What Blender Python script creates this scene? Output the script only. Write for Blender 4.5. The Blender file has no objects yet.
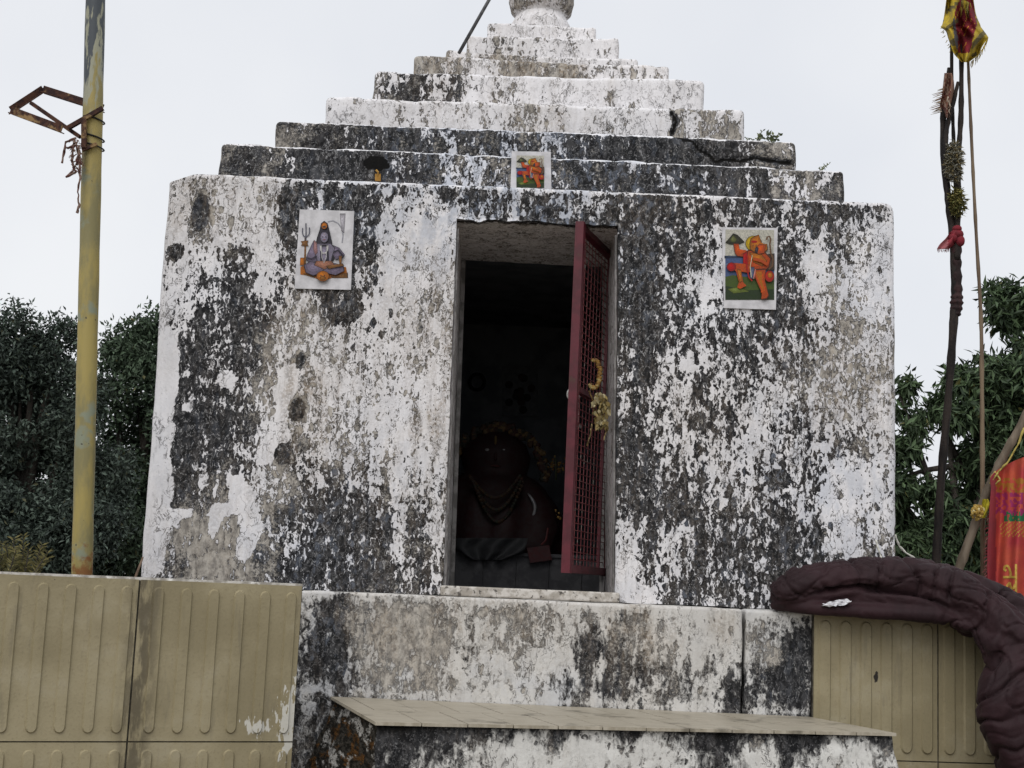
import bpy, math, random
import numpy as np
from mathutils import Vector, Matrix, noise as mnoise

random.seed(7); rng = np.random.default_rng(11)
R = math.radians
sc = bpy.context.scene
COL = sc.collection

# ------------------------------------------------------------------ camera
FPX = 1400.0; EYE = Vector((0.0, -7.0, 1.30)); PITCH = R(8.27); ROLL = R(2.4)
F = Vector((0, math.cos(PITCH), math.sin(PITCH)))
R0 = Vector((1, 0, 0)); U0 = R0.cross(F)
RT = R0*math.cos(ROLL) + U0*math.sin(ROLL)
UP = -R0*math.sin(ROLL) + U0*math.cos(ROLL)
cd = bpy.data.cameras.new("camera"); cam = bpy.data.objects.new("camera", cd); COL.objects.link(cam)
M = Matrix((RT, UP, -F)).transposed().to_4x4(); M.translation = EYE
cam.matrix_world = M
cd.sensor_width = 36.0; cd.lens = FPX/1024*36.0; cd.clip_end = 3000; cd.clip_start = 0.05
sc.camera = cam

# ------------------------------------------------------------------ world, sun, exposure
SUN_EL, SUN_AZ = R(48), R(200)          # azimuth clockwise from +Y; behind the camera, a little to the left
w = bpy.data.worlds.new("World"); sc.world = w; w.use_nodes = True
nt = w.node_tree; nt.nodes.clear()
sky = nt.nodes.new('ShaderNodeTexSky'); sky.sky_type = 'NISHITA'; sky.sun_disc = False
sky.sun_elevation = SUN_EL; sky.sun_rotation = SUN_AZ; sky.dust_density = 4.0; sky.air_density = 1.0
mx = nt.nodes.new('ShaderNodeMix'); mx.data_type = 'RGBA'; mx.inputs[0].default_value = 0.88
nt.links.new(sky.outputs[0], mx.inputs[6])
tcw = nt.nodes.new('ShaderNodeTexCoord'); nzw = nt.nodes.new('ShaderNodeTexNoise'); nzw.inputs['Scale'].default_value = 2.6; nzw.inputs['Detail'].default_value = 4
crw = nt.nodes.new('ShaderNodeMix'); crw.data_type = 'RGBA'; crw.inputs[6].default_value = (8.1, 8.35, 8.9, 1); crw.inputs[7].default_value = (9.6, 9.7, 9.9, 1)
mrw = nt.nodes.new('ShaderNodeMapRange'); mrw.inputs[1].default_value = .3; mrw.inputs[2].default_value = .7
nt.links.new(tcw.outputs['Generated'], nzw.inputs['Vector']); nt.links.new(nzw.outputs[0], mrw.inputs[0]); nt.links.new(mrw.outputs[0], crw.inputs[0]); nt.links.new(crw.outputs[2], mx.inputs[7])
bg = nt.nodes.new('ShaderNodeBackground'); bg.inputs[1].default_value = 0.1
out = nt.nodes.new('ShaderNodeOutputWorld')
nt.links.new(mx.outputs[2], bg.inputs[0]); nt.links.new(bg.outputs[0], out.inputs[0])
ld = bpy.data.lights.new("sun", 'SUN'); ld.energy = 1.5; ld.angle = R(50); ld.color = (1, 0.985, 0.96)
sun = bpy.data.objects.new("sun", ld); COL.objects.link(sun)
sdir = Vector((math.sin(SUN_AZ)*math.cos(SUN_EL), math.cos(SUN_AZ)*math.cos(SUN_EL), math.sin(SUN_EL)))
sun.rotation_euler = sdir.to_track_quat('Z', 'Y').to_euler(); sun.location = (-3, -12, 10)
sc.view_settings.view_transform = 'Standard'; sc.view_settings.look = 'None'
sc.view_settings.exposure = 0.0; sc.view_settings.gamma = 1.0; sc.view_settings.use_curve_mapping = False

# ------------------------------------------------------------------ helpers
def ray(px, py):
    return (RT*((px-512)/FPX) + UP*((384-py)/FPX) + F)
def at(px, py, Y):
    d = ray(px, py); return EYE + d*((Y-EYE.y)/d.y)
def atz(px, py, z):
    d = ray(px, py); return EYE + d*((z-EYE.z)/d.z)
def mpp(Y): return (Y-EYE.y)/FPX        # metres per pixel at depth Y

class MB:
    def __init__(s): s.v = []; s.f = []; s.c = []
    def add(s, vs, fs, col=None):
        o = len(s.v); s.v += [tuple(p) for p in vs]
        for q in fs:
            s.f.append([i+o for i in q]); s.c.append(col)
    def box(s, lo, hi, mat=None, col=None):
        vs = [Vector((x, y, z)) for z in (lo[2], hi[2]) for y in (lo[1], hi[1]) for x in (lo[0], hi[0])]
        if mat is not None: vs = [mat @ v for v in vs]
        s.add(vs, [(0,2,3,1),(4,5,7,6),(0,1,5,4),(2,6,7,3),(0,4,6,2),(1,3,7,5)], col)
    def bar(s, a, b, wd, ht, up=Vector((0,0,1)), col=None):
        a = Vector(a); b = Vector(b); d = (b-a).normalized()
        u = d.cross(up)
        if u.length < 1e-4: u = d.cross(Vector((0,1,0)))
        u.normalize(); n = u.cross(d).normalized()
        vs = []
        for p in (a, b):
            for k, l in ((-1,-1),(1,-1),(1,1),(-1,1)): vs.append(p + u*(k*wd/2) + n*(l*ht/2))
        s.add(vs, [(3,2,1,0),(4,5,6,7),(0,1,5,4),(1,2,6,5),(2,3,7,6),(3,0,4,7)], col)
    def tube(s, pts, rad, n=8, col=None):
        pts = [Vector(p) for p in pts]
        if not hasattr(rad, '__len__'): rad = [rad]*len(pts)
        t0 = (pts[1]-pts[0]).normalized()
        u = t0.orthogonal().normalized(); vs = []
        for i, p in enumerate(pts):
            t = (pts[min(i+1, len(pts)-1)] - pts[max(i-1, 0)]).normalized()
            u = (u - t*u.dot(t)).normalized(); b = t.cross(u)
            for k in range(n):
                a = 2*math.pi*k/n
                vs.append(p + (u*math.cos(a) + b*math.sin(a))*rad[i])
        fs = [(i*n+k, i*n+(k+1)%n, (i+1)*n+(k+1)%n, (i+1)*n+k) for i in range(len(pts)-1) for k in range(n)]
        fs += [tuple(range(n))[::-1], tuple((len(pts)-1)*n+k for k in range(n))]
        s.add(vs, fs, col)
    def ell(s, c, r, n=12, m=8, col=None, rot=None):
        c = Vector(c); vs = []; fs = []
        for i in range(m+1):
            th = math.pi*i/m
            for k in range(n):
                a = 2*math.pi*k/n
                v = Vector((r[0]*math.sin(th)*math.cos(a), r[1]*math.sin(th)*math.sin(a), r[2]*math.cos(th)))
                if rot is not None: v = rot @ v
                vs.append(c+v)
        for i in range(m):
            for k in range(n): fs.append((i*n+k, (i+1)*n+k, (i+1)*n+(k+1)%n, i*n+(k+1)%n))
        s.add(vs, fs, col)
    def lathe(s, c, prof, n=40, col=None):
        c = Vector(c); vs = []
        for r, z in prof:
            for k in range(n):
                a = 2*math.pi*k/n; vs.append(c + Vector((r*math.cos(a), r*math.sin(a), z)))
        fs = [(i*n+k, i*n+(k+1)%n, (i+1)*n+(k+1)%n, (i+1)*n+k) for i in range(len(prof)-1) for k in range(n)]
        s.add(vs, fs, col)
    def poly(s, pts, col=None): s.add(pts, [tuple(range(len(pts)))], col)

WL = {}
def obj(name, mb, mat, parent=None, smooth=False, wear=None, verts=None, faces=None):
    if mb is not None: verts, faces = mb.v, mb.f
    V = np.array(verts, dtype=float)
    if parent is None:
        loc = Vector(((V[:,0].min()+V[:,0].max())/2, (V[:,1].min()+V[:,1].max())/2, V[:,2].min()))
    else: loc = WL[parent.name]
    Vl = V - np.array(loc)
    me = bpy.data.meshes.new(name); me.from_pydata(Vl.tolist(), [], faces); me.update()
    o = bpy.data.objects.new(name, me); COL.objects.link(o)
    if parent is None: o.location = loc
    else: o.parent = parent
    WL[o.name] = loc
    me.materials.append(mat)
    if smooth: me.polygons.foreach_set('use_smooth', [True]*len(me.polygons))
    if wear is not None:
        a = me.attributes.new('wear', 'FLOAT_COLOR', 'POINT'); a.data.foreach_set('color', np.ascontiguousarray(wear, dtype=np.float32).ravel())
    elif mb is not None and any(c is not None for c in mb.c):
        a = me.attributes.new('tint', 'FLOAT_COLOR', 'CORNER'); L = []
        for q, c in zip(mb.f, mb.c):
            c = c or (.5,.5,.5); L += [c[0], c[1], c[2], 1]*len(q)
        a.data.foreach_set('color', L)
    return o
def tag(o, label, cat, group=None, kind=None):
    if label: o['label'] = label
    if cat: o['category'] = cat
    if group: o['group'] = group
    if kind: o['kind'] = kind
    return o
def empty(name, loc, label, cat, group=None):
    o = bpy.data.objects.new(name, None); o.location = loc; o.empty_display_size = .1; COL.objects.link(o)
    WL[o.name] = Vector(loc); return tag(o, label, cat, group)

# node helper
class NT:
    def __init__(s, name):
        s.m = bpy.data.materials.new(name); s.m.use_nodes = True; s.t = s.m.node_tree; s.t.nodes.clear()
        s.o = s.t.nodes.new('ShaderNodeOutputMaterial'); s.b = s.t.nodes.new('ShaderNodeBsdfPrincipled')
        s.t.links.new(s.b.outputs[0], s.o.inputs[0])
        s.b.inputs['Roughness'].default_value = .85; s.b.inputs['Specular IOR Level'].default_value = .25
        g = s.t.nodes.new('ShaderNodeNewGeometry'); s.pos = g.outputs['Position']; s.geo = g
    def lk(s, a, b):
        if isinstance(a, bpy.types.NodeSocket): s.t.links.new(a, b)
        elif hasattr(a, '__len__') and len(a) == 3 and b.type == 'RGBA': b.default_value = (*a, 1)
        else: b.default_value = a
    def ma(s, op, a, b=0.0, c=0.0, clamp=False):
        n = s.t.nodes.new('ShaderNodeMath'); n.operation = op; n.use_clamp = clamp
        for i, x in enumerate((a, b, c)): s.lk(x, n.inputs[i])
        return n.outputs[0]
    def vm(s, op, a, b):
        n = s.t.nodes.new('ShaderNodeVectorMath'); n.operation = op; s.lk(a, n.inputs[0]); s.lk(b, n.inputs[1]); return n.outputs[0]
    def noise(s, vec, scale, detail=4, rough=.55, dist=0.0, color=False):
        n = s.t.nodes.new('ShaderNodeTexNoise'); s.lk(vec, n.inputs['Vector']); n.inputs['Scale'].default_value = scale
        n.inputs['Detail'].default_value = detail; n.inputs['Roughness'].default_value = rough; n.inputs['Distortion'].default_value = dist
        return n.outputs[1 if color else 0]
    def voro(s, vec, scale):
        n = s.t.nodes.new('ShaderNodeTexVoronoi'); s.lk(vec, n.inputs['Vector']); n.inputs['Scale'].default_value = scale
        return n.outputs['Distance'], n.outputs['Color']
    def mix(s, f, a, b, mode='MIX'):
        n = s.t.nodes.new('ShaderNodeMix'); n.data_type = 'RGBA'; n.blend_type = mode; n.clamp_factor = True
        s.lk(f, n.inputs[0]); s.lk(a, n.inputs[6]); s.lk(b, n.inputs[7]); return n.outputs[2]
    def step(s, x, lo, hi):
        n = s.t.nodes.new('ShaderNodeMapRange'); n.interpolation_type = 'SMOOTHSTEP'; s.lk(x, n.inputs[0])
        n.inputs[1].default_value = lo; n.inputs[2].default_value = hi; return n.outputs[0]
    def attr(s, name):
        n = s.t.nodes.new('ShaderNodeAttribute'); n.attribute_name = name; return n
    def sep(s, v):
        n = s.t.nodes.new('ShaderNodeSeparateColor'); s.lk(v, n.inputs[0]); return n.outputs
    def bump(s, h, dist, strength=1.0):
        n = s.t.nodes.new('ShaderNodeBump'); s.lk(h, n.inputs['Height']); n.inputs['Distance'].default_value = dist
        n.inputs['Strength'].default_value = strength; s.t.links.new(n.outputs[0], s.b.inputs['Normal'])
    def fin(s, col, rough=None, spec=None, metal=None):
        s.lk(col, s.b.inputs['Base Color'])
        if rough is not None: s.lk(rough, s.b.inputs['Roughness'])
        if spec is not None: s.b.inputs['Specular IOR Level'].default_value = spec
        if metal is not None: s.b.inputs['Metallic'].default_value = metal
        return s.m

def mat_noise(name, c1, c2, scale=20, detail=4, lo=.4, hi=.6, rough=.8, bump=0.0, bscale=None, metal=0, spec=.25, stretch=(1,1,1), third=None):
    n = NT(name); v = n.vm('MULTIPLY', n.pos, stretch)
    f = n.noise(v, scale, detail, .6)
    c = n.mix(n.step(f, lo, hi), c1, c2)
    if third: c = n.mix(n.step(n.noise(v, third[1], 5, .6), third[2], third[3]), c, third[0])
    if bump: n.bump(n.noise(n.pos, bscale or scale*2, 4), bump)
    return n.fin(c, rough, spec, metal)

def tint_mat(name, rough=.8, vary=.25, scale=60, bump=0.0, sat=1.0, val=1.0):
    n = NT(name); a = n.attr('tint')
    f = n.noise(n.pos, scale, 3)
    h_ = n.t.nodes.new('ShaderNodeHueSaturation'); h_.inputs['Saturation'].default_value = sat; h_.inputs['Value'].default_value = val; n.lk(a.outputs[0], h_.inputs['Color'])
    c = n.mix(n.ma('MULTIPLY', n.step(f, .35, .65), vary), h_.outputs[0], (.03,.03,.03))
    if bump: n.bump(n.noise(n.pos, scale, 3), bump)
    return n.fin(c, rough)

# weathered lime plaster: wear = (paint left, mould, blue old coat, brown run-off)
def plaster(name, soft=.05, big=1.1, mid=1.5, fine=1.75, seed=0.0, white=(.80,.79,.81), crack=1.0, pits=1.0, gain=1.1, runz=.15, worms=1.0, dampen=.55, run1=(.055,.040,.026), run2=(.27,.20,.13)):
    n = NT(name); a = n.attr('wear'); s3 = n.sep(a.outputs[0]); P, G, B = s3[0], s3[1], s3[2]; A = a.outputs['Alpha']
    p = n.vm('ADD', n.pos, (seed, seed*.7, seed*1.3))
    pv = n.vm('MULTIPLY', p, (1.0, 1.0, .6))
    wob = n.vm('MULTIPLY', n.vm('SUBTRACT', n.noise(p, 26, 2, .5, 0, True), (.5,.5,.5)), (.035,.035,.035))
    pw = n.vm('ADD', pv, wob)
    nA = n.noise(pv, 7, 4, .6); nB = n.noise(pw, 22, 4, .6); nC = n.noise(n.vm('MULTIPLY', pw, (1,1,.75)), 62, 4, .65)
    f = n.ma('MULTIPLY', n.ma('SUBTRACT', P, .5), gain)
    nS = n.noise(n.vm('MULTIPLY', p, (1,1,.07)), 16, 3, .6)
    for q, k in ((nS, .8), (nA, big), (nB, mid), (nC, fine)): f = n.ma('ADD', f, n.ma('MULTIPLY', n.ma('SUBTRACT', q, .5), k))
    # round and crescent pits in the coat
    for sc_, th, lo_, hi_, wt in ((21, .74, .36, .28, .6), (44, .60, .34, .24, .42), (75, .6, .36, .24, .3)):
        vd, vc = n.voro(pw, sc_); vr = n.sep(vc)
        pit = n.ma('MULTIPLY', n.step(vr[0], th, th+.02), n.step(vd, lo_, hi_))
        pit = n.ma('MULTIPLY', pit, n.step(P, 1.02, .72))
        f = n.ma('SUBTRACT', f, n.ma('MULTIPLY', pit, wt*pits))
    paint = n.step(f, -soft, soft)
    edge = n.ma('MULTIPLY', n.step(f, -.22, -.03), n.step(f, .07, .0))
    # substrate
    g = n.ma('MULTIPLY', n.ma('SUBTRACT', G, .56), 1.5)
    nD = n.noise(pv, 11, 5, .65); nE = n.noise(p, 70, 4, .7); nF = n.noise(pv, 33, 5, .65)
    g = n.ma('ADD', g, n.ma('ADD', n.ma('MULTIPLY', n.ma('SUBTRACT', nD, .5), 1.4), n.ma('MULTIPLY', n.ma('SUBTRACT', nE, .5), 1.3)))
    bei = n.mix(n.step(nF, .36, .64), (.24,.222,.20), (.47,.44,.395))
    drk = n.mix(n.step(nF, .42, .66), (.014,.0145,.016), (.060,.060,.063))
    drk = n.mix(n.ma('MULTIPLY', n.step(nE, .57, .66), .7), drk, (.23,.23,.235))
    w1 = n.step(n.ma('ABSOLUTE', n.ma('SUBTRACT', n.noise(pw, 36, 3, .55), .5)), .030, .010)
    drk = n.mix(n.ma('MULTIPLY', B, n.step(nB, .5, .62)), drk, (.21,.24,.30))
    drk = n.mix(n.ma('MULTIPLY', n.ma('MULTIPLY', w1, n.step(nC, .44, .58)), .85*worms), drk, (.36,.36,.365))
    sub = n.mix(n.step(g, -.16, .16), bei, drk)
    sub = n.mix(n.ma('MULTIPLY', edge, .8), sub, (.014,.014,.016))  # dark outline along peeling paint: edge shadow and grime put into the colour
    sub = n.mix(n.step(G, 1.1, 1.35), sub, (.005,.005,.005))
    # paint coat
    dirt = n.noise(n.vm('MULTIPLY', p, (1,1,.5)), 24, 5, .7); dr2 = n.noise(n.vm('MULTIPLY', p, (1,1,.3)), 5, 3, .6)
    pc = n.mix(n.ma('MULTIPLY', n.step(dirt, .54, .74), .6), white, tuple(x*.45 for x in white))
    pc = n.mix(n.ma('MULTIPLY', n.step(dr2, .5, .75), .3), pc, tuple(x*.6 for x in white))
    pc = n.mix(n.ma('MULTIPLY', B, n.step(nD, .38, .6)), pc, (.44,.48,.56))
    ck = n.ma('ABSOLUTE', n.ma('SUBTRACT', n.noise(pw, 15, 5, .6, .6), .5))
    ck = n.ma('MULTIPLY', n.step(ck, .012, .004), n.step(n.noise(pv, 4, 2), .47, .55))
    pc = n.mix(n.ma('MULTIPLY', ck, .8*crack), pc, (.12,.115,.115))
    w2 = n.step(n.ma('ABSOLUTE', n.ma('SUBTRACT', n.noise(n.vm('ADD', pw, (4.4,0,2.2)), 30, 3, .6), .5)), .030, .012)
    w2 = n.ma('MULTIPLY', n.ma('MULTIPLY', w2, n.step(n.noise(pv, 10, 3), .50, .58)), n.step(P, 1.15, .75))
    pc = n.mix(n.ma('MULTIPLY', w2, .85*worms), pc, (.045,.043,.042))
    pc = n.mix(n.ma('MULTIPLY', A, .36), pc, (.50,.425,.33))
    run = n.noise(n.vm('MULTIPLY', p, (1,1,runz)), 20, 5, .65)
    col = n.mix(paint, sub, pc)
    col = n.mix(n.ma('MULTIPLY', n.ma('MULTIPLY', A, n.ma('SUBTRACT', 1.0, n.ma('MULTIPLY', G, dampen))), n.ma('MULTIPLY', n.step(run, .38, .58), n.step(nE, .36, .56))), col, n.mix(n.step(nF, .35, .65), run1, run2))
    col = n.mix(n.ma('MULTIPLY', n.step(nE, .64, .7), .55), col, (.04,.04,.04))
    h = n.ma('ADD', n.ma('MULTIPLY', paint, .55), n.ma('ADD', n.ma('MULTIPLY', nE, .35), n.ma('MULTIPLY', nB, .4)))
    h = n.ma('SUBTRACT', h, n.ma('MULTIPLY', ck, .3))
    n.bump(h, .007)
    return n.fin(col, .9, .15)

def shep(pts, X, Z, pw=1.6, sx=1.0):
    """smooth field through scattered samples (x, z, values)"""
    P = np.array(pts, float); out = np.zeros((len(X), P.shape[1]-2)); B = 20000
    for i in range(0, len(X), B):
        d2 = ((X[i:i+B,None]-P[None,:,0])*sx)**2 + (Z[i:i+B,None]-P[None,:,1])**2
        wt = 1.0/(d2+2e-4)**pw; wt /= wt.sum(1, keepdims=True); out[i:i+B] = wt @ P[:,2:]
    return out
def sdpoly(poly, X, Z):
    """signed distance to a polygon, inside positive"""
    P = np.array(poly, float); n = len(P); d = np.full(len(X), 1e9); ins = np.zeros(len(X), bool)
    for i in range(n):
        a = P[i]; b = P[(i+1) % n]; e = b-a; wx = X-a[0]; wz = Z-a[1]
        t = np.clip((wx*e[0]+wz*e[1])/max(e @ e, 1e-12), 0, 1)
        d = np.minimum(d, np.hypot(wx-t*e[0], wz-t*e[1]))
        c = ((a[1] > Z) != (b[1] > Z))
        with np.errstate(divide='ignore', invalid='ignore'):
            xi = a[0] + (Z-a[1])/(e[1] if e[1] != 0 else 1e-12)*e[0]
        ins ^= c & (X < xi)
    return np.where(ins, d, -d)

def grid(mesh, P00, P10, P01, P11, us, vs):
    """bilinear patch, appended to (V, F) lists"""
    V, Fc = mesh; o = len(V); P00, P10, P01, P11 = map(Vector, (P00, P10, P01, P11))
    for v in vs:
        for u in us:
            V.append((P00*(1-u)+P10*u)*(1-v) + (P01*(1-u)+P11*u)*v)
    nu = len(us)
    for j in range(len(vs)-1):
        for i in range(nu-1): Fc.append((o+j*nu+i, o+j*nu+i+1, o+(j+1)*nu+i+1, o+(j+1)*nu+i))
def lin(a, res): return np.linspace(0, 1, max(2, int(round(a/res))+1))

def weld(V, Fc, eps=1e-4):
    key = {}; mp = []; nv = []
    for p in V:
        k = (round(p[0]/eps), round(p[1]/eps), round(p[2]/eps))
        if k not in key: key[k] = len(nv); nv.append(Vector(p))
        mp.append(key[k])
    nf = []
    for q in Fc:
        q2 = [mp[i] for i in q]
        if len(set(q2)) == len(q2): nf.append(q2)
    return nv, nf

def rounded(V, lo, hi, r):
    for i, p in enumerate(V):
        c = Vector([min(max(p[k], lo[k]+r), hi[k]-r) for k in range(3)]); d = p-c; L = d.length
        if L > r: V[i] = c + d*(r/L)
def rough_up(V, amp, k, amp2=0, k2=0):
    for i, p in enumerate(V):
        q = mnoise.noise_vector(p*k)*amp
        if amp2: q = q + mnoise.noise_vector(p*k2)*amp2
        V[i] = p+q

def slab(lo, hi, res=.02, r=.03, amp=.006, taper=0.0, bottom=True, top_lip=.012):
    """rounded plaster block with a finely divided front, sides, top"""
    lo = Vector(lo); hi = Vector(hi); m = ([], [])
    sx, sy, sz = hi-lo
    ux = lin(sx, res); uz = list(lin(sz, res)); uz = sorted(set(uz) | {1-top_lip/sz, 1-2*top_lip/sz}); uy = lin(sy, max(res*3, .05))
    uy = np.array(sorted(set([0, min(.4, r*.5/sy), min(.45, r/sy)]) | set(uy)))
    P = lambda x, y, z: Vector((lo.x+x*sx, lo.y+y*sy, lo.z+z*sz))
    grid(m, P(0,0,0), P(1,0,0), P(0,0,1), P(1,0,1), ux, uz)
    grid(m, P(1,0,0), P(1,1,0), P(1,0,1), P(1,1,1), uy, uz)
    grid(m, P(0,1,0), P(0,0,0), P(0,1,1), P(0,0,1), 1-uy[::-1], uz)
    grid(m, P(1,1,0), P(0,1,0), P(1,1,1), P(0,1,1), ux, uz)
    grid(m, P(0,0,1), P(1,0,1), P(0,1,1), P(1,1,1), ux, uy)
    V, Fc = weld(*m)
    rounded(V, (lo.x, lo.y, lo.z-1), tuple(hi), r)
    if taper:
        cx = (lo.x+hi.x)/2; cy = (lo.y+hi.y)/2
        for p in V:
            t = (p.z-lo.z)/sz; p.x = cx+(p.x-cx)*(1-2*taper*t/sx); p.y = cy+(p.y-cy)*(1-2*taper*t/sy)
    rough_up(V, amp, 2.2, amp*.7, 9.0)
    return V, Fc

def cov(V): A = np.array([tuple(p) for p in V]); return A[:,0], A[:,1], A[:,2]

# ================================================================== SETTING
m_ground = mat_noise('earth', (.10,.085,.06), (.20,.17,.13), 3, 6, bump=.03)
b = MB(); n = 24; rad = [0, 4, 12, 40, 150, 900]
vs = [(0, 6, 0)]; fs = []
for r_ in rad[1:]:
    for k in range(n): vs.append((r_*math.cos(2*math.pi*k/n), 6+r_*math.sin(2*math.pi*k/n), 0))
for k in range(n): fs.append((0, 1+k, 1+(k+1) % n))
for i in range(len(rad)-2):
    for k in range(n): fs.append((1+i*n+k, 1+(i+1)*n+k, 1+(i+1)*n+(k+1) % n, 1+i*n+(k+1) % n))
b.add(vs, fs); g = obj('ground', b, m_ground); g['kind'] = 'structure'

# ================================================================== SHRINE
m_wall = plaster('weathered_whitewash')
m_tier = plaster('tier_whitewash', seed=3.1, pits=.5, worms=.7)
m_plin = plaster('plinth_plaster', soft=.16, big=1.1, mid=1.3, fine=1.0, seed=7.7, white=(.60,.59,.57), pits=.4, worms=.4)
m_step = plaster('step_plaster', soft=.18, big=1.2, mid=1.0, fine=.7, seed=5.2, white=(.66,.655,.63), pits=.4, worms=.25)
_n = NT('mossy_plaster'); _p = _n.vm('MULTIPLY', _n.pos, (.6,.32,1.25)); _a = _n.noise(_p, 9, 5, .65); _b = _n.noise(_n.vm('ADD', _p, (3,1,2)), 13, 5, .65); _c = _n.noise(_p, 45, 4, .65)
_k = _n.mix(_n.step(_c, .4, .62), (.010,.009,.007), (.045,.04,.033)); _k = _n.mix(_n.step(_b, .53, .6), _k, _n.mix(_n.step(_c, .4, .6), (.030,.016,.006), (.105,.048,.013)))
_k = _n.mix(_n.ma('MULTIPLY', _n.step(_a, .54, .60), _n.step(_c, .36, .5)), _k, (.36,.35,.33)); _n.bump(_n.ma('ADD', _c, _n.ma('MULTIPLY', _b, 1.5)), .025); m_moss = _n.fin(_k, .95, .1)

ZB = at(500, 598, 0).z                                   # ledge the walls stand on
XL0, XL1 = at(140, 577, 0).x, at(168, 178, 0).x          # left corner, bottom and top
XR0, XR1 = at(897, 570, 0).x, at(895, 205, 0).x
ZT = (at(230, 174, 0).z + at(860, 202, 0).z)/2
DL0, DL1 = at(443, 590, 0).x, at(457, 215, 0).x
DR0, DR1 = at(615, 600, 0).x, at(618, 230, 0).x
DT = (at(457, 215, 0).z + at(618, 230, 0).z)/2
DEPTH = 3.6; TH = .92
def warpx(V):
    """unit columns 0,1,2,3 -> leaning corner lines"""
    for p in V:
        t = (p.z-ZB)/(ZT-ZB)
        td = min(1, (p.z-ZB)/(DT-ZB))
        ed = [XL0+(XL1-XL0)*t, DL0+(DL1-DL0)*td, DR0+(DR1-DR0)*td, XR0+(XR1-XR0)*t]
        k = min(2, max(0, int(math.floor(p.x)))); p.x = ed[k] + (ed[k+1]-ed[k])*(p.x-k)
res = .016
wds = [DL0-XL0, DR0-DL0, XR0-DR0]; hz = [DT-ZB, ZT-DT]
US = [lin(wd, res) for wd in wds]; VS = [lin(h, res) for h in hz]
uyb = np.array([0, .004, .008, .0125] + list(np.linspace(.02, 1, 40)))
uyt = np.linspace(0, 1, 24)
m = ([], [])
Z3 = [ZB, DT, ZT]
for c in range(3):
    for r_ in range(2):
        if c == 1 and r_ == 0: continue
        grid(m, (c,0,Z3[r_]), (c+1,0,Z3[r_]), (c,0,Z3[r_+1]), (c+1,0,Z3[r_+1]), US[c], VS[r_])
    grid(m, (c,0,ZT), (c+1,0,ZT), (c,DEPTH,ZT), (c+1,DEPTH,ZT), US[c], uyb)          # flat top under the tiers
for r_ in range(2):
    grid(m, (3,0,Z3[r_]), (3,DEPTH,Z3[r_]), (3,0,Z3[r_+1]), (3,DEPTH,Z3[r_+1]), uyb, VS[r_])
    grid(m, (0,DEPTH,Z3[r_]), (0,0,Z3[r_]), (0,DEPTH,Z3[r_+1]), (0,0,Z3[r_+1]), 1-uyb[::-1], VS[r_])
grid(m, (3,DEPTH,ZB), (0,DEPTH,ZB), (3,DEPTH,ZT), (0,DEPTH,ZT), np.linspace(0,1,20), np.linspace(0,1,20))
grid(m, (1,TH,ZB), (1,0,ZB), (1,TH,DT), (1,0,DT), uyt, VS[0])                        # left reveal
grid(m, (2,0,ZB), (2,TH,ZB), (2,0,DT), (2,TH,DT), uyt, VS[0])                        # right reveal
grid(m, (1,0,DT), (2,0,DT), (1,TH,DT), (2,TH,DT), US[1], uyt)                        # soffit
V, Fc = weld(*m); warpx(V)
rounded(V, (min(XL0,XL1)-5, 0, ZB-5), (max(XR0,XR1)+5, DEPTH+5, ZT), .022)
for p in V:                                                                          # blunt vertical corners
    t = (p.z-ZB)/(ZT-ZB)
    for e, s_ in ((XL0+(XL1-XL0)*t, 1), (XR0+(XR1-XR0)*t, -1)):
        r_ = .035 if s_ > 0 else .03
        dx = (p.x-e)*s_
        if dx < r_ and p.y < r_:
            c = Vector((r_, r_)); d = Vector((dx, p.y))-c
            if d.length > r_: d = d*(r_/d.length); p.x = e+s_*(c.x+d.x); p.y = c.y+d.y
    dx = p.x-(XL0+(XL1-XL0)*t)                                                       # worn top-left corner
    q = dx*.55+(ZT-p.z) - .075
    if q < 0 and p.y < 2: p.z += q*.7
    dx = (XR0+(XR1-XR0)*t)-p.x; c2 = Vector((dx-.07, (ZT-p.z)-.07))
    if dx < .07 and ZT-p.z < .07 and p.y < 2 and c2.length > .07:
        c2 = c2*(.07/c2.length); p.x = XR0+(XR1-XR0)*t-(.07+c2.x); p.z = ZT-(.07+c2.y)
rough_up(V, .008, 1.7, .004, 8)
for p in V:                                                                          # broken lower edge of the lintel
    if DL0-.03 < p.x < DR0+.03 and abs(p.z-DT) < .06 and p.y < .3:
        k = mnoise.noise(Vector((p.x*6, 0, 3)))*.028 + mnoise.noise(Vector((p.x*22, 0, 8)))*.012
        p.z += k*(1-abs(p.z-DT)/.06)*max(0, 1-p.y/.3)
X, Y, Z = cov(V)

def P(px, py, *v): q = at(px, py, 0); return (q.x, q.z, *v)
W = []
def row(y, *xs):
    for x, v in xs: W.append((x, y, v))
row(188, (178,.62),(200,.6),(235,.75),(270,.65),(300,.25),(330,.25),(360,.15),(390,.4),(420,.3),(445,.35),(480,.45),(520,.5),(560,.45),(600,.4),(640,.25),(680,.25),(720,.3),(760,.35),(800,.3),(840,.35),(880,.3))
row(205, (185,.8),(200,.3),(235,.8),(270,.75),(290,.2),(365,.15),(400,.7),(430,.75),(480,.5),(530,.45),(590,.45),(640,.25),(665,.25),(700,.3),(715,.4),(790,.3),(820,.3),(850,.35),(880,.4))
row(232, (172,.85),(200,.45),(225,.8),(265,.75),(288,.25),(365,.1),(388,.8),(430,.92),(450,.85),(635,.35),(650,.25),(690,.25),(712,.5),(790,.3),(812,.7),(845,.55),(880,.7))
row(258, (165,.7),(185,.78),(210,.75),(240,.45),(268,.75),(288,.5),(365,.2),(390,.85),(430,.8),(635,.4),(650,.25),(675,.4),(690,.35),(715,.55),(790,.35),(812,.78),(845,.6),(880,.8))
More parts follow.
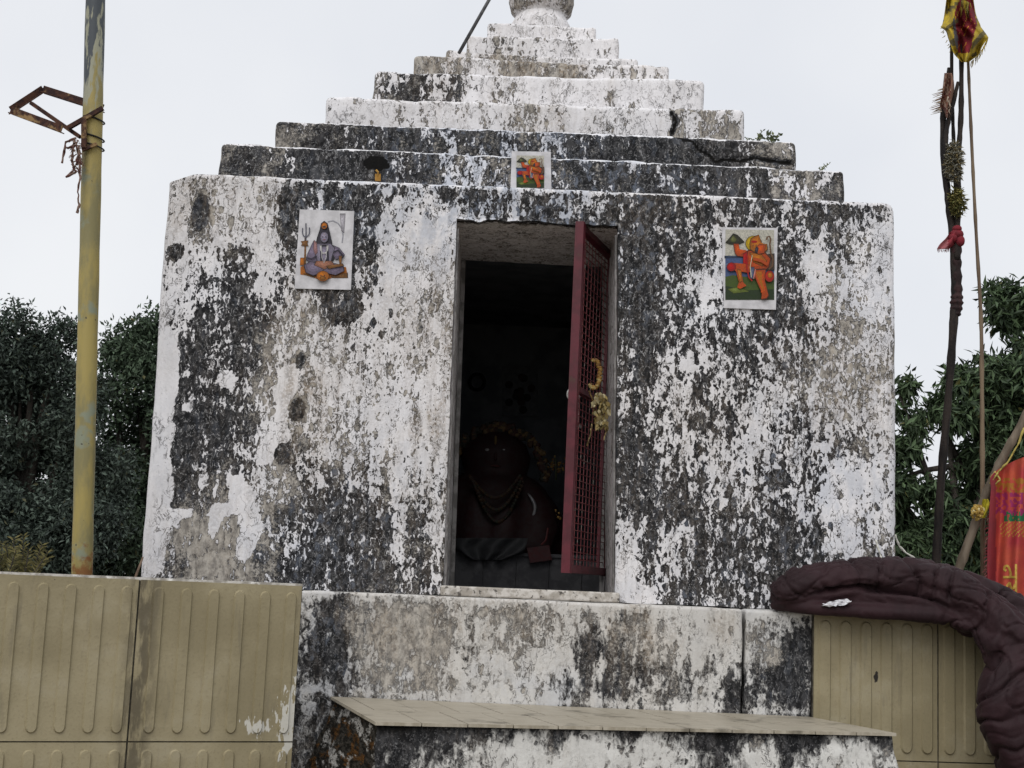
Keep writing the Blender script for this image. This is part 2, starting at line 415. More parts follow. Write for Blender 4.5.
row(285, (165,.85),(190,.75),(212,.5),(238,.2),(265,.8),(285,.55),(365,.45),(395,.8),(430,.72),(635,.4),(650,.25),(672,.4),(692,.75),(712,.78),(790,.4),(815,.72),(845,.65),(880,.85))
row(310, (160,.9),(185,.65),(212,.3),(245,.18),(270,.5),(290,.55),(315,.5),(345,.2),(370,.8),(400,.7),(430,.65),(635,.35),(650,.22),(672,.45),(685,.25),(706,.7),(735,.6),(765,.35),(795,.4),(820,.65),(850,.55),(880,.8))
row(335, (157,.92),(180,.45),(212,.22),(243,.18),(268,.45),(290,.5),(320,.55),(350,.6),(375,.7),(410,.65),(435,.62),(635,.35),(650,.22),(670,.4),(700,.4),(730,.45),(760,.25),(790,.55),(820,.55),(850,.45),(880,.6))
row(362, (155,.95),(178,.35),(210,.22),(240,.2),(262,.45),(290,.55),(318,.6),(350,.65),(385,.68),(420,.65),(640,.3),(668,.6),(690,.62),(720,.55),(750,.4),(790,.55),(820,.5),(850,.42),(880,.5))
row(390, (155,.96),(185,.18),(215,.15),(250,.25),(272,.35),(310,.68),(350,.75),(390,.78),(425,.72),(635,.4),(655,.65),(685,.55),(720,.55),(750,.62),(785,.55),(815,.5),(850,.45),(882,.6))
row(420, (155,.96),(185,.12),(215,.15),(245,.4),(262,.55),(312,.6),(350,.75),(390,.78),(430,.7),(638,.35),(665,.6),(695,.5),(725,.45),(760,.75),(790,.5),(822,.55),(850,.5),(882,.65))
row(450, (153,.96),(185,.1),(215,.12),(245,.6),(262,.62),(305,.55),(335,.55),(365,.68),(400,.75),(430,.72),(638,.25),(660,.3),(695,.5),(730,.7),(760,.65),(790,.5),(820,.6),(850,.55),(882,.7))
row(480, (150,.96),(185,.08),(212,.1),(238,.5),(258,.6),(285,.45),(310,.4),(340,.3),(370,.45),(400,.68),(432,.68),(638,.25),(655,.2),(690,.4),(722,.62),(752,.55),(780,.75),(808,.4),(840,.8),(880,.72))
row(510, (150,.95),(185,.08),(205,.08),(285,.3),(312,.3),(345,.22),(375,.3),(402,.5),(435,.6),(640,.25),(655,.3),(690,.25),(720,.4),(752,.45),(778,.35),(808,.5),(840,.85),(880,.75))
row(540, (148,.9),(182,.1),(205,.05),(232,.05),(285,.42),(312,.22),(345,.2),(375,.35),(408,.4),(438,.55),(632,.7),(650,.3),(672,.75),(705,.35),(740,.35),(778,.3),(812,.4),(842,.8),(878,.6))
row(565, (147,.8),(175,.15),(205,.05),(240,.05),(270,.2),(300,.12),(345,.2),(375,.3),(410,.35),(440,.55),(630,.95),(650,.4),(680,.6),(712,.3),(745,.35),(780,.3),(820,.4),(880,.5))
row(592, (150,.5),(180,.1),(220,.1),(260,.12),(300,.1),(345,.15),(375,.2),(410,.3),(440,.55),(632,.9),(655,.35),(690,.3),(740,.25),(800,.3),(880,.4))
Pt = shep([P(x, y, v) for x, y, v in W], X, Z, 1.7)[:,0]
Pt = np.where(Pt < .5, .5-(.5-Pt)*.58, .5+(Pt-.5)*1.12)
G0 = shep([P(*q) for q in [(180,190,.6),(240,200,.3),(320,200,.95),(400,190,.9),(200,330,.9),(250,300,1),(300,330,.25),(300,400,.22),(330,450,.4),(280,480,.4),(210,420,.95),(170,480,.85),(240,470,.7),(205,548,.18),(235,555,.1),(170,565,.6),(262,560,.6),(300,560,1),(345,520,.95),(400,540,.7),(430,400,.35),(430,300,.45),(400,250,.4),(375,240,1),(350,300,.95),(310,470,.8),(520,200,.85),(640,300,.9),(660,420,.9),(660,500,1),(700,300,1),(700,420,.75),(720,480,.7),(790,300,.95),(850,380,.3),(850,300,.45),(800,460,.85),(850,440,.65),(780,540,.85),(870,520,.6),(700,570,.75),(870,215,.7)]], X, Z, 1.3)[:,0]
B0 = shep([P(*q) for q in [(200,200,.15),(400,185,.6),(480,200,.9),(560,205,.9),(610,200,.5),(700,200,.15),(300,400,0),(345,530,.45),(380,500,.4),(230,400,.1),(820,420,.35),(800,470,.6),(835,440,.5),(700,400,.05),(430,350,.05),(780,560,.3),(880,400,.35),(640,400,.1),(430,570,.1)]], X, Z, 1.3)[:,0]
A0 = shep([P(*q) for q in [(180,190,.55),(235,195,.45),(280,200,.4),(330,200,0),(210,300,0),(300,330,.65),(305,380,.75),(300,440,.6),(330,350,.4),(360,420,.15),(400,400,.2),(435,330,.55),(438,420,.7),(425,500,.4),(250,430,.1),(230,350,.1),(160,420,0),(230,560,.25),(300,560,0),(640,260,.2),(690,430,.45),(700,490,.35),(640,450,.3),(710,300,0),(850,360,.45),(840,400,.5),(880,300,0),(780,400,.25),(840,500,.05),(740,560,.2),(470,200,.1),(600,200,.2),(640,200,.45)]], X, Z, 1.3)[:,0]
def Zp(pts, ox=140, oy=370, k=3.49): return [P(ox+a/k, oy+b/k) for a, b in pts]
Nse = np.array([mnoise.noise(Vector((x*14, 0, z*14)))*.010 + mnoise.noise(Vector((x*45, 0, z*45)))*.004 for x, z in zip(X, Z)])
strip = [P(*q) for q in [(120,300),(176,330),(179,370),(178,387),(172,407),(174,433),(169,453),(174,479),(171,508),(192,511),(188,515),(170,528),(167,548),(158,573),(120,580)]]
blob = Zp([(235,500),(240,560),(255,585),(270,560),(295,510),(340,500),(350,560),(340,650),(370,675),(400,630),(435,545),(410,500),(400,430),(345,370),(310,365),(318,460),(260,470)])
diam = Zp([(275,15),(310,5),(345,30),(320,75),(280,50)])
strk = Zp([(485,10),(500,-10),(545,-20),(550,60),(512,150),(508,200),(530,230),(490,262),(470,320),(410,325),(412,265),(470,185),(480,140),(466,80)])
chip = Zp([(145,120),(170,118),(174,138),(143,142)])
scuff = [P(*q) for q in [(252,240),(285,235),(288,290),(262,278)]]
low = [P(*q) for q in [(618,575),(650,590),(655,606),(618,604)]]
for poly, w_ in ((strip, .012), (blob, .009), (diam, .006), (strk, .008), (chip, .005), (low, .012)):
    sd = sdpoly(poly, X, Z)+Nse; t = np.clip(sd/w_+.5, 0, 1)
    Pt = np.maximum(Pt*(1-np.clip((sd+.03)/.03, 0, 1)*.85*(t < .01)), t*1.5*(t > .5)+Pt*(t <= .5))
for cx, cy, rx, ry in ((298,409,10,13),(200,212,10,20),(176,252,9,8),(246,332,7,6),(300,360,5,8),(283,455,9,12),(350,310,14,10),(288,210,9,24),(815,225,6,14),(772,300,9,10),(648,205,5,6),(778,480,13,10)):
    c = at(cx, cy, 0); d = np.hypot((X-c.x)/(rx*.005), (Z-c.z)/(ry*.005)) - Nse*16
    k = np.clip((1.15-d)/.3, 0, 1); Pt = Pt*(1-k); G0 = np.maximum(G0, k*.85)
# smooth grey streak beside the door
c0 = at(646, 215, 0); k = np.exp(-((X-c0.x)/.045)**2)*((Z < at(646,195,0).z) & (Z > at(646,385,0).z)); Pt = Pt*(1-.8*k); G0 = np.clip(G0-.0*k, 0, 1)
# pale line left along the top edge
lip = (Z > ZT-.016) & (Y < .2); Pt = np.where(lip, np.maximum(Pt, .75), Pt)
ins = (Y > .03) & (Y < TH+.01) & (X > DL0-.03) & (X < DR0+.05) & (Z < ZT-.1)
Pt = np.where(ins, .8, Pt); G0 = np.where(ins, .3, G0); A0 = np.where(ins, .45, A0); B0 = np.where(ins, 0, B0)
inn = (X > DL1-.02) & (X < DR1+.02) & (Z > DT-.02) & (Z < DT+.03) & (Y > .0) & (Y < .06); Pt = np.where(inn, .15, Pt); G0 = np.where(inn, 1, G0)
wear = np.stack([np.clip(Pt, 0, 1.4), G0, B0, A0], 1)

shrine = empty('shrine', (0, 1.8, 0), 'small whitewashed stone shrine with peeling mouldy walls, stepped pyramid roof and open doorway', 'shrine')
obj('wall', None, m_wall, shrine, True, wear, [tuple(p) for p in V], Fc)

# --- dark inner chamber
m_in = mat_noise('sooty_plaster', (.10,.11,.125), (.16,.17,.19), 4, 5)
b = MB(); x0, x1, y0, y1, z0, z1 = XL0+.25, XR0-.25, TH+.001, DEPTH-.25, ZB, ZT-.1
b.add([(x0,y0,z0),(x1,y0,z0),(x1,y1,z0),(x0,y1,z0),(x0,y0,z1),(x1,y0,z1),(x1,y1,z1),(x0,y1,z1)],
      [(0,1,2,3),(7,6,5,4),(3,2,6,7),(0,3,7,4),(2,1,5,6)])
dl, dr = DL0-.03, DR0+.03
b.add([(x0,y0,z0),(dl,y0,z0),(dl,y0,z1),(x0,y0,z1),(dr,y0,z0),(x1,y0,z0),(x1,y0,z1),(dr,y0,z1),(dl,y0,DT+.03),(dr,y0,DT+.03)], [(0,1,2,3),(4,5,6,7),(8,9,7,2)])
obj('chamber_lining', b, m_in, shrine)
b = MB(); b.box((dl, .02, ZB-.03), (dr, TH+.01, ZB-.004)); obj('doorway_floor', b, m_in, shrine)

# --- roof tiers: (left px, right px, inset depth, top py at left, top py at right)
TI = [(222,843,.21,143,171),(278,795,.44,121,142),(327,742,.67,97,113),(375,703,.89,73,81),(415,668,1.08,57,69),(447,637,1.25,53,62),(469,617,1.37,38,41),(489,595,1.49,26,30)]
TW = [  # per tier: samples (px, paint, mould, blue, brown)
 [(225,.2,.75,.1,.1),(270,.2,.8,.1,.1),(330,.12,1,.1,.05),(375,.05,1,0,.1),(400,.25,.95,.5,.1),(460,.42,.8,1,0),(520,.45,.8,1,0),(600,.33,.9,.8,0),(680,.3,.95,.6,.05),(740,.3,.95,.3,.1),(800,.5,.7,.2,.15),(840,.3,.8,.1,.15)],
 [(285,.2,.75,.1,.2),(330,.2,.9,.1,.1),(400,.25,.9,.4,.05),(470,.38,.85,.9,0),(540,.42,.85,1,0),(600,.2,1,.4,0),(660,.15,1,.2,0),(720,.2,.95,.15,.1),(760,.32,.8,.1,.2),(795,.4,.7,.1,.2)],
 [(330,.75,.6,.1,.1),(380,.8,.5,.1,.2),(430,.85,.5,.1,.25),(480,.8,.5,.1,.2),(540,.7,.5,.1,.5),(600,.85,.5,.1,.15),(660,.85,.5,.05,.1),(680,.45,.35,.1,.1),(710,.42,.3,.1,.15),(742,.5,.4,.1,.15)],
 [(378,.5,.7,.1,.2),(410,.4,.9,.1,.2),(445,.5,.9,.1,.3),(480,.75,.6,.1,.2),(540,.85,.5,.1,.2),(600,.88,.5,.05,.15),(650,.9,.5,.05,.1),(700,.9,.5,.05,.1)],
 [(418,.3,.4,.05,.8),(450,.55,.3,.05,.6),(480,.75,.4,.05,.3),(520,.3,.45,0,.8),(570,.3,.45,0,.8),(600,.8,.5,0,.2),(630,.6,.5,0,.4),(660,.75,.4,0,.4)],
 [(450,.6,.4,0,.4),(500,.45,.4,0,.5),(560,.8,.5,0,.2),(630,.85,.5,0,.2)],
 [(470,.85,.5,0,.2),(500,.75,.7,0,.25),(550,.85,.5,0,.15),(615,.9,.5,0,.15)],
 [(490,.85,.5,0,.2),(540,.85,.5,0,.2),(595,.9,.5,0,.15)]]
zprev = ZT; TIERS = []
for i, (xl, xr, d, yl, yr) in enumerate(TI):
    a, c = at(xl, yl, d), at(xr, yr, d)
    zt = (a.z+c.z)/2+.008+.0025*i; x0, x1 = a.x-.012, c.x+.014
    lo, hi = (x0, d, zprev-.012), (x1, DEPTH-d, zt)
    V, Fc = slab((lo[0], lo[1], lo[2]-.03), hi, .012, .028 if i < 4 else .020, .009, .006, top_lip=.011)
    slope = .75*(c.z-a.z)/(c.x-a.x)
    for p in V: p.z += (p.x-(x0+x1)/2)*slope
    if i == 2:       # repaired lump at the right end
        for p in V:
            if p.x > at(672,110,d).x and p.y < d+.3: p.y -= .035*min(1, (p.x-at(672,110,d).x)/.05)
    X, Y, Z = cov(V)
    S = [(at(px, 100, d).x, 0, *v) for px, *v in TW[i]]
    wv = shep(S, X, np.zeros_like(X), 1.3)
    t = (Z-zprev)/(zt-zprev)
    t = (Z-(X-(x0+x1)/2)*slope-zprev)/(zt-zprev)
    wv[:,0] = np.where((t > 1-.012/(zt-zprev)) & (Y < d+.05), np.maximum(wv[:,0], .78 if i < 2 else .6), wv[:,0])
    if i == 0:       # soot above the little lamp stub
        c = at(377, 163, d); dd = np.hypot((X-c.x)/.075, (Z-c.z)/.045); dd = dd+np.array([.35*mnoise.noise(Vector((x*30, 0, z*30))) for x, z in zip(X, Z)]); k = np.clip((1.1-dd)/.2, 0, 1); wv[:,0] = wv[:,0]*(1-k)-.6*k; wv[:,1] = np.maximum(wv[:,1], 1.6*k)
    for k in range(len(V)):      # chipped and sagging upper edges
        if Y[k] < d+.12: V[k].z -= max(0, t[k])*(.010*max(0, mnoise.noise(Vector((X[k]*5, i*3, 1)))) + .012*max(0, mnoise.noise(Vector((X[k]*17, i*7, 2)))-.15))
    dr = np.array([mnoise.noise(Vector((x*9, i*5, 3))) + .6*mnoise.noise(Vector((x*30, i*5, 4))) for x in X])
    if i >= 2: wv[:,0] -= .34*np.clip(dr, 0, 1)*np.clip(1.1-t*.6, 0, 1); wv[:,3] = np.clip(wv[:,3]+.35*np.clip(dr, 0, 1), 0, 1)
    if i in (1, 2):              # long crack under the repaired lump
        ck = [(676,134),(684,139),(693,141),(700,150),(709,154),(716,161),(726,158),(740,161),(755,157),(772,160),(790,163)] if i == 1 else [(672,112),(676,122),(672,133)]
        pp = [at(x_, y_, d) for x_, y_ in ck]; dd = np.full(len(X), 9.)
        for p0, p1 in zip(pp[:-1], pp[1:]):
            e = (p1.x-p0.x, p1.z-p0.z); tt = np.clip(((X-p0.x)*e[0]+(Z-p0.z)*e[1])/(e[0]**2+e[1]**2), 0, 1)
            dd = np.minimum(dd, np.hypot(X-p0.x-tt*e[0], Z-p0.z-tt*e[1]))
        dd = np.where(Y < d+.1, dd, 9); kk_ = np.clip((.020-dd)/.012, 0, 1); wv[:,0] = wv[:,0]*(1-kk_)-.5*kk_; wv[:,1] = np.maximum(wv[:,1], 1.5*kk_)
        for k in np.nonzero(kk_ > 0)[0]: V[k].y += .012*kk_[k]
    wv[:,1] = np.where(wv[:,1] > 1.15, wv[:,1], wv[:,1]*.82); wv[:,2] *= .7
    if i in (2, 3): wv[:,0] -= .12*np.clip(1-t*3, 0, 1)
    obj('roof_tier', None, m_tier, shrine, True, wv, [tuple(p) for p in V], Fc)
    TIERS.append((x0, x1, d, zt)); zprev = zt
# --- kalash finial
dF = 1.8; c = at(540, 20, dF); s_ = mpp(dF)
zz = lambda py: at(540, py, dF).z
b = MB(); cx, cy = at(541, 20, dF).x, dF
prof = [(.0, zprev-.01), (33*s_, zprev-.01), (31*s_, zz(27)), (28*s_, zz(22)), (26*s_, zz(18)), (32*s_, zz(13)), (34.5*s_, zz(4)), (33.5*s_, zz(-8)), (27*s_, zz(-22)), (18*s_, zz(-30)), (15*s_, zz(-36)), (19*s_, zz(-42)), (12*s_, zz(-50)), (5*s_, zz(-66)), (0.001, zz(-74))]
pf = []
for i in range(len(prof)-1):
    for t in np.linspace(0, 1, 6)[:-1]: pf.append((prof[i][0]*(1-t)+prof[i+1][0]*t, prof[i][1]*(1-t)+prof[i+1][1]*t))
b.lathe((cx, cy, 0), pf, 56)
V = [Vector(p) for p in b.v]; rough_up(V, .006, 8); X, Y, Z = cov(V)
k = np.clip((Z-zz(19))/.03, 0, 1); ang = np.arctan2(Y-cy, X-cx)
wv = np.stack([.9-.42*k-.2*k*np.cos(ang*3+1), .4+.05*k, 0*k, .25+.35*k], 1)
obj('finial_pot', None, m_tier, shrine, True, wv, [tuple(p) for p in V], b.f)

# --- plinth: long ledge block and the short end block right of the joint
YB = -.15
PW = [(308,600,.4,.95,.5,.2),(330,640,.3,.95,.8,.1),(325,680,.42,.8,.9,.2),(350,620,.35,.5,.2,.5),(390,630,.3,.2,.1,.5),(430,640,.3,.15,.2,.3),(400,680,.4,.4,.5,.2),(455,620,.45,.6,.1,.6),(465,660,.6,.7,.1,.4),(490,620,.55,.4,.1,.4),(480,670,.65,.4,.4,.2),(530,625,.5,.4,.1,.6),(545,660,.75,.4,.2,.15),(520,690,.7,.4,.6,.1),(575,620,.6,.5,.1,.3),(590,650,.3,1,.1,.4),(600,680,.4,.8,.3,.3),(565,690,.45,.7,.7,.1),(620,640,.5,.6,0,.6),(650,645,.6,.5,.1,.9),(655,680,.5,.7,.1,.3),(690,625,.7,.4,.1,.2),(700,655,.7,.5,.1,.2),(715,665,.35,.95,.1,.2),(725,625,.65,.4,.1,.6),(735,690,.3,.9,.1,.1),(700,690,.55,.7,.2,.1),(755,620,.7,.5,.3,.1),(770,650,.72,.4,.6,.05),(760,690,.4,.8,.5,0),(785,640,.6,.8,.2,.1),(785,690,.2,1,.1,0),(800,650,.3,1,.1,0)]
def plin(xa, xb, r=.015):
    a, c = at(xa, 592+(xa-305)*.0437, YB), at(xb, 592+(xb-305)*.0437, YB)
    V, Fc = slab((a.x, YB, 0.0), (c.x, .35, ZB-.002), .016, r, .006)
    X, Y, Z = cov(V)
    wv = shep([(at(p[0], p[1], YB).x, at(p[0], p[1], YB).z, *p[2:]) for p in PW], X, Z, 1.4)
    wv[:,2] *= .5; wv[:,0] += .42*np.clip(1-(ZB-Z)/.06, 0, 1)
    zlow = at(500, 703, YB).z
    wv[:,0] += .22*np.clip(1-np.abs(Z-zlow-.015)/.05, 0, 1)*np.clip((X-at(330,690,YB).x)/.15, 0, 1)
    return V, Fc, wv
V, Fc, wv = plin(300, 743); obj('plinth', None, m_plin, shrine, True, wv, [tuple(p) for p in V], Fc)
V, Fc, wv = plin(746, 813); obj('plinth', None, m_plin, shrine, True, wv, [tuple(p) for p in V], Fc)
b = MB(); b.box((XL0-.05, .352, 0), (XR0+.03, DEPTH+.05, ZB-.004)); b.box((at(809,620,YB).x+.01, .02, 0), (XR0+.03, .351, ZB-.004)); b.box((XL0-.05, .02, 0), (at(300,600,YB).x-.01, .351, ZB-.004))
X, Y, Z = cov(b.v); obj('foundation', b, m_plin, shrine, False, np.tile((.3,.8,.1,.2), (len(X),1)))

# --- threshold and door frame
m_sill = mat_noise('worn_sill', (.34,.31,.27), (.55,.52,.48), 25, 5, bump=.003, third=((.10,.09,.08), 40, .55, .65))
m_frm = mat_noise('dull_frame_paint', (.12,.115,.11), (.24,.23,.225), 20, 4, rough=.6)
b = MB(); b.box((DL0-.012, -.028, ZB+.001), (DR0+.02, .10, ZB+.05)); sill = obj('threshold', b, m_sill, shrine)
bv = sill.modifiers.new('bevel', 'BEVEL'); bv.width = .008; bv.segments = 2
b = MB()
for xa, xb, s_ in ((DL0, DL1, 1), (DR0, DR1, -1)):
    for yy, wd_ in ((.012, .008), (.72, .022)):
        b.bar((xa+s_*(.004+wd_*.6), yy+.02, ZB+.05), (xb+s_*(.004+wd_*.6), yy+.02, DT-.045), wd_, .03, Vector((0,1,0)))
obj('door_frame', b, m_frm, shrine)

# --- grille gate, swung outwards
m_red = mat_noise('maroon_paint', (.066,.008,.014), (.098,.011,.020), 14, 4, rough=.45, spec=.4, bump=.001, third=((.06,.02,.015), 9, .6, .68))
m_wire = mat_noise('maroon_wire', (.13,.024,.03), (.20,.05,.055), 30, 3, rough=.5, third=((.20,.17,.15), 26, .58, .66))
m_steel = mat_noise('steel', (.35,.34,.33), (.6,.6,.58), 30, 3, rough=.4, metal=.6)
Hh = at(611, 420, .78); Fr = at(571.5, 395, -.02)
hx, hy = Hh.x, .78; fx, fy = Fr.x, -.02
gd = Vector((fx-hx, fy-hy, 0)); GL = gd.length; gd.normalize(); gn = Vector((gd.y, -gd.x, 0))
if gn.x > 0: gn = -gn                       # face seen from the left
zt_, zb_ = at(575, 221, -.02).z, at(568, 573, -.02).z
lean = at(575, 221, -.02).x - at(568, 573, -.02).x
gate = bpy.data.objects.new('grille_gate', None); COL.objects.link(gate); gate.parent = shrine; gate.location = Vector((hx, hy, zb_))-WL['shrine']; WL[gate.name] = Vector((hx, hy, zb_))
def G(u, v, off=0): return Vector((hx, hy, zb_)) + gd*u + gn*off + Vector(((v*.01), 0, v*(zt_-zb_)))
b = MB(); TS = .044
b.bar(G(GL-TS/2,0), G(GL-TS/2,1), TS, TS, gn); b.bar(G(TS/2,0), G(TS/2,1), TS, TS, gn)
for v in (.0125, .9875): b.bar(G(TS,v), G(GL-TS,v), TS*.9, TS*.9)
b.bar(G(TS,.52), G(GL-TS,.52), .03, .03)
b.bar(G(GL*.22,.02), G(GL*.22,.98), .016, .014, gn)
obj('gate_frame', b, m_red, gate)
b = MB(); N = int((zt_-zb_)/.036)
for i in range(1, N): b.bar(G(TS, i/N, .008), G(GL-TS, i/N, .008), .0042, .0042)
N = 11
for i in range(1, N): u = TS+(GL-2*TS)*i/N; b.bar(G(u,.02,.011), G(u,.98,.011), .0032, .0032, gn)
obj('wire_mesh', b, m_wire, gate)
b = MB()
lc = G(GL*.76, .515, .050)
b.tube([lc+Vector((math.cos(a)*.030, 0, math.sin(a)*.030)) for a in np.linspace(0, 2*math.pi, 25)], .0085, 8)
b.tube([lc+Vector((0,.002,0)), lc+Vector((0,.012,0))], .024, 16)
b.bar(G(GL*.74,.492,.030), G(GL*.74,.415,.030), .012, .010, gn)
b.bar(G(GL*.80,.425,.028), G(GL*.68,.425,.028), .026, .018)
obj('latch', b, m_steel, gate)
for v in (.12, .88): b = MB(); b.tube([G(-.005, v-.03), G(-.005, v+.03)], .014, 8); obj('hinge', b, m_red, gate)

# ================================================================== ENTRANCE STEP
ZS = at(560, 706, YB).z
bl, br = atz(326, 699, ZS), atz(808, 716, ZS); fl, fr = atz(375, 722, ZS), atz(897, 733, ZS)
bl.y = br.y = YB-.004
m = ([], []); ux = lin((fr-fl).length, .018); uz = lin(ZS, .018)
zt_s = ZS-.016
def dn(p, k=0): return Vector((p.x+k, p.y, 0))
def tp(p): return Vector((p.x, p.y, zt_s))
ins_ = .02
f2, r2 = Vector((fl.x+.01, fl.y+ins_, 0)), Vector((fr.x-.02, fr.y+ins_, 0)); bl2, br2 = Vector((bl.x+.03, YB-.006, 0)), Vector((br.x-.01, YB-.006, 0))
uyS = lin((bl2-f2).length, .018)
grid(m, f2, r2+Vector((.16,0,0)), tp(f2), tp(r2), ux, uz)
ms = ([], []); grid(ms, bl2+Vector((-.30,0,0)), f2, tp(bl2), tp(f2), uyS, uz)
grid(m, r2+Vector((.16,0,0)), br2, tp(r2), tp(br2), uyS, uz)
grid(m, tp(f2), tp(r2), tp(bl2), tp(br2), lin(1, .1), lin(1, .2))
V, Fc = weld(*m); rough_up(V, .010, 5, .006, 16)
X, Y, Z = cov(V)
side = (X < f2.x+.02) & (Y > f2.y+.01)
h = (zt_s-Z)
SW = [(380,745,.25,.95,0,.1),(400,735,.2,1,0,.1),(430,750,.35,.9,0,.1),(470,745,.62,.6,0,.25),(520,745,.72,.5,0,.1),(560,735,.55,.7,0,.3),(600,755,.8,.4,0,.1),(625,740,.55,.8,0,.2),(660,750,.78,.4,0,.15),(700,740,.6,.6,0,.1),(712,765,.5,.8,0,.1),(735,745,.25,1,0,.1),(765,752,.75,.4,0,.1),(820,742,.4,.9,0,.1),(828,760,.4,.9,0,.05),(860,750,.8,.4,0,.05),(890,745,.7,.6,0,.05)]
wv = shep([(at(p[0], p[1], f2.y).x, at(p[0], p[1], f2.y).z, *p[2:]) for p in SW], X, Z, 1.3)
top = np.clip(1-h/.09, 0, 1); wv[:,0] -= .33*top; wv[:,1] += .35*top

step = empty('entrance_step', ((fl.x+fr.x)/2, (fl.y+bl.y)/2, 0), 'wide mossy plaster step with beige tiled tread below the shrine doorway', 'step')
obj('step_block', None, m_step, step, True, wv, [tuple(p) for p in V], Fc)
Vm, Fm = weld(*ms); rough_up(Vm, .010, 5, .006, 16); X, Y, Z = cov(Vm)
kk = np.clip((zt_s-Z-.02)/.22, 0, 1); uu = np.clip((Y-f2.y)/(bl2.y-f2.y), 0, 1)
wvm = np.stack([.28+.42*kk*np.exp(-((uu-.45)/.25)**2)+.2*np.exp(-((uu-.35)/.12)**2), .95+0*kk, 0*kk, 1.0-.4*kk+.2*(uu > .7)], 1)
obj('mossy_cheek', None, m_moss, step, True, None, [tuple(p) for p in Vm], Fm)
# tread tiles
nT = NT('beige_wood_tile')
vv = n_ = nT.noise(nT.vm('MULTIPLY', nT.pos, (3, 40, 3)), 3, 5, .6)
ctile = nT.mix(nT.step(vv, .35, .65), (.31,.275,.21), (.43,.39,.315)); ctile = nT.mix(nT.step(nT.noise(nT.pos, 6, 5, .6), .55, .7), ctile, (.17,.15,.115))
m_tread = nT.fin(ctile, .45, .3)
b = MB(); NX = 12; rows = [0, .46, 1.0]
def TQ(u, v, dz=0): p = (fl*(1-u)+fr*u)*(1-v)+(bl*(1-u)+br*u)*v; return Vector((p.x, p.y, ZS+dz))
for j in range(2):
    offs = [0, .5][j]/NX
    us = sorted({0.0, 1.0} | {min(1, max(0, i/NX+offs)) for i in range(NX+1)})
    for u0, u1 in zip(us[:-1], us[1:]):
        if u1-u0 < 1e-4: continue
        e = .0011; q0, q1 = rows[j]+.001, rows[j+1]-.001; dz = random.uniform(-.0006, .0006)
        P4 = [TQ(u0+e, q0, dz), TQ(u1-e, q0, dz), TQ(u1-e, q1, dz), TQ(u0+e, q1, dz)]
        lo4 = [p-Vector((0,0,.013)) for p in P4]
        b.add(P4+lo4, [(0,1,2,3),(0,4,5,1),(1,5,6,2),(2,6,7,3),(3,7,4,0)])
obj('tread_tiles', b, m_tread, step)

# ================================================================== TILED PARAPETS
def tile_mat():
    t = NT('ribbed_olive_tile')
    f = t.noise(t.pos, 2.5, 5, .6); f2_ = t.noise(t.pos, 90, 3, .6)
    c = t.mix(t.step(f, .35, .65), (.243,.206,.122), (.322,.277,.173))
    c = t.mix(t.ma('MULTIPLY', t.step(f2_, .5, .75), .35), c, (.17,.14,.085))
    dr_ = t.noise(t.vm('MULTIPLY', t.pos, (1,1,.15)), 22, 4, .6)
    c = t.mix(t.ma('MULTIPLY', t.step(dr_, .56, .72), .4), c, (.15,.13,.09))
    sp = t.noise(t.pos, 34, 4, .6); c = t.mix(t.step(sp, .745, .76), c, (.03,.028,.022))
    q = at(141, 650, -.95); jd = t.vm('MULTIPLY', t.vm('SUBTRACT', t.pos, tuple(q)), (1,1,0)); LL = t.t.nodes.new('ShaderNodeVectorMath'); LL.operation = 'LENGTH'; t.lk(jd, LL.inputs[0])
    jk = t.ma('MULTIPLY', t.step(LL.outputs['Value'], .10, .01), t.step(t.noise(t.vm('MULTIPLY', t.pos, (1,1,.25)), 26, 5, .65), .38, .55)); c = t.mix(t.ma('MULTIPLY', jk, .75), c, (.07,.058,.038))
    mud = t.noise(t.pos, 5, 6, .7); c = t.mix(t.ma('MULTIPLY', t.step(mud, .52, .72), .3), c, (.36,.33,.25))
    q = at(876, 677, -.13); dd_ = t.vm('MULTIPLY', t.vm('SUBTRACT', t.pos, tuple(q)), (1/.014, 0, 1/.035)); L2 = t.t.nodes.new('ShaderNodeVectorMath'); L2.operation = 'LENGTH'; t.lk(dd_, L2.inputs[0])
    c = t.mix(t.step(t.ma('ADD', L2.outputs['Value'], t.ma('MULTIPLY', t.noise(t.pos, 60, 2), 1.2)), 1.45, 1.25), c, (.02,.016,.012))
    # old white paint drips near the end of the left wall
    for (px, py, Y_, rx, rz, th) in ((289, 722, -.72, .045, .13, .50), (257, 728, -.76, .07, .05, .60)):
        q = at(px, py, Y_)
        d = t.vm('MULTIPLY', t.vm('SUBTRACT', t.pos, tuple(q)), (1/rx, .0, 1/rz))
        L = t.t.nodes.new('ShaderNodeVectorMath'); L.operation = 'LENGTH'; t.lk(d, L.inputs[0])
        k = t.ma('ADD', t.ma('SUBTRACT', 1.0, L.outputs['Value']), t.ma('MULTIPLY', t.ma('SUBTRACT', t.noise(t.vm('MULTIPLY', t.pos, (1,1,.3)), 55, 3), th), 4))
        c = t.mix(t.ma('MULTIPLY', t.step(k, .0, .12), .8), c, (.62,.61,.56))
    t.bump(f2_, .0012)
    return t.fin(c, .5, .35)
m_tile = tile_mat()
m_grout = mat_noise('dark_grout', (.05,.045,.035), (.11,.10,.08), 30, 4)
m_cap = mat_noise('wall_cap_cement', (.30,.28,.25), (.55,.53,.50), 22, 5, bump=.004, third=((.75,.74,.72), 14, .6, .68))
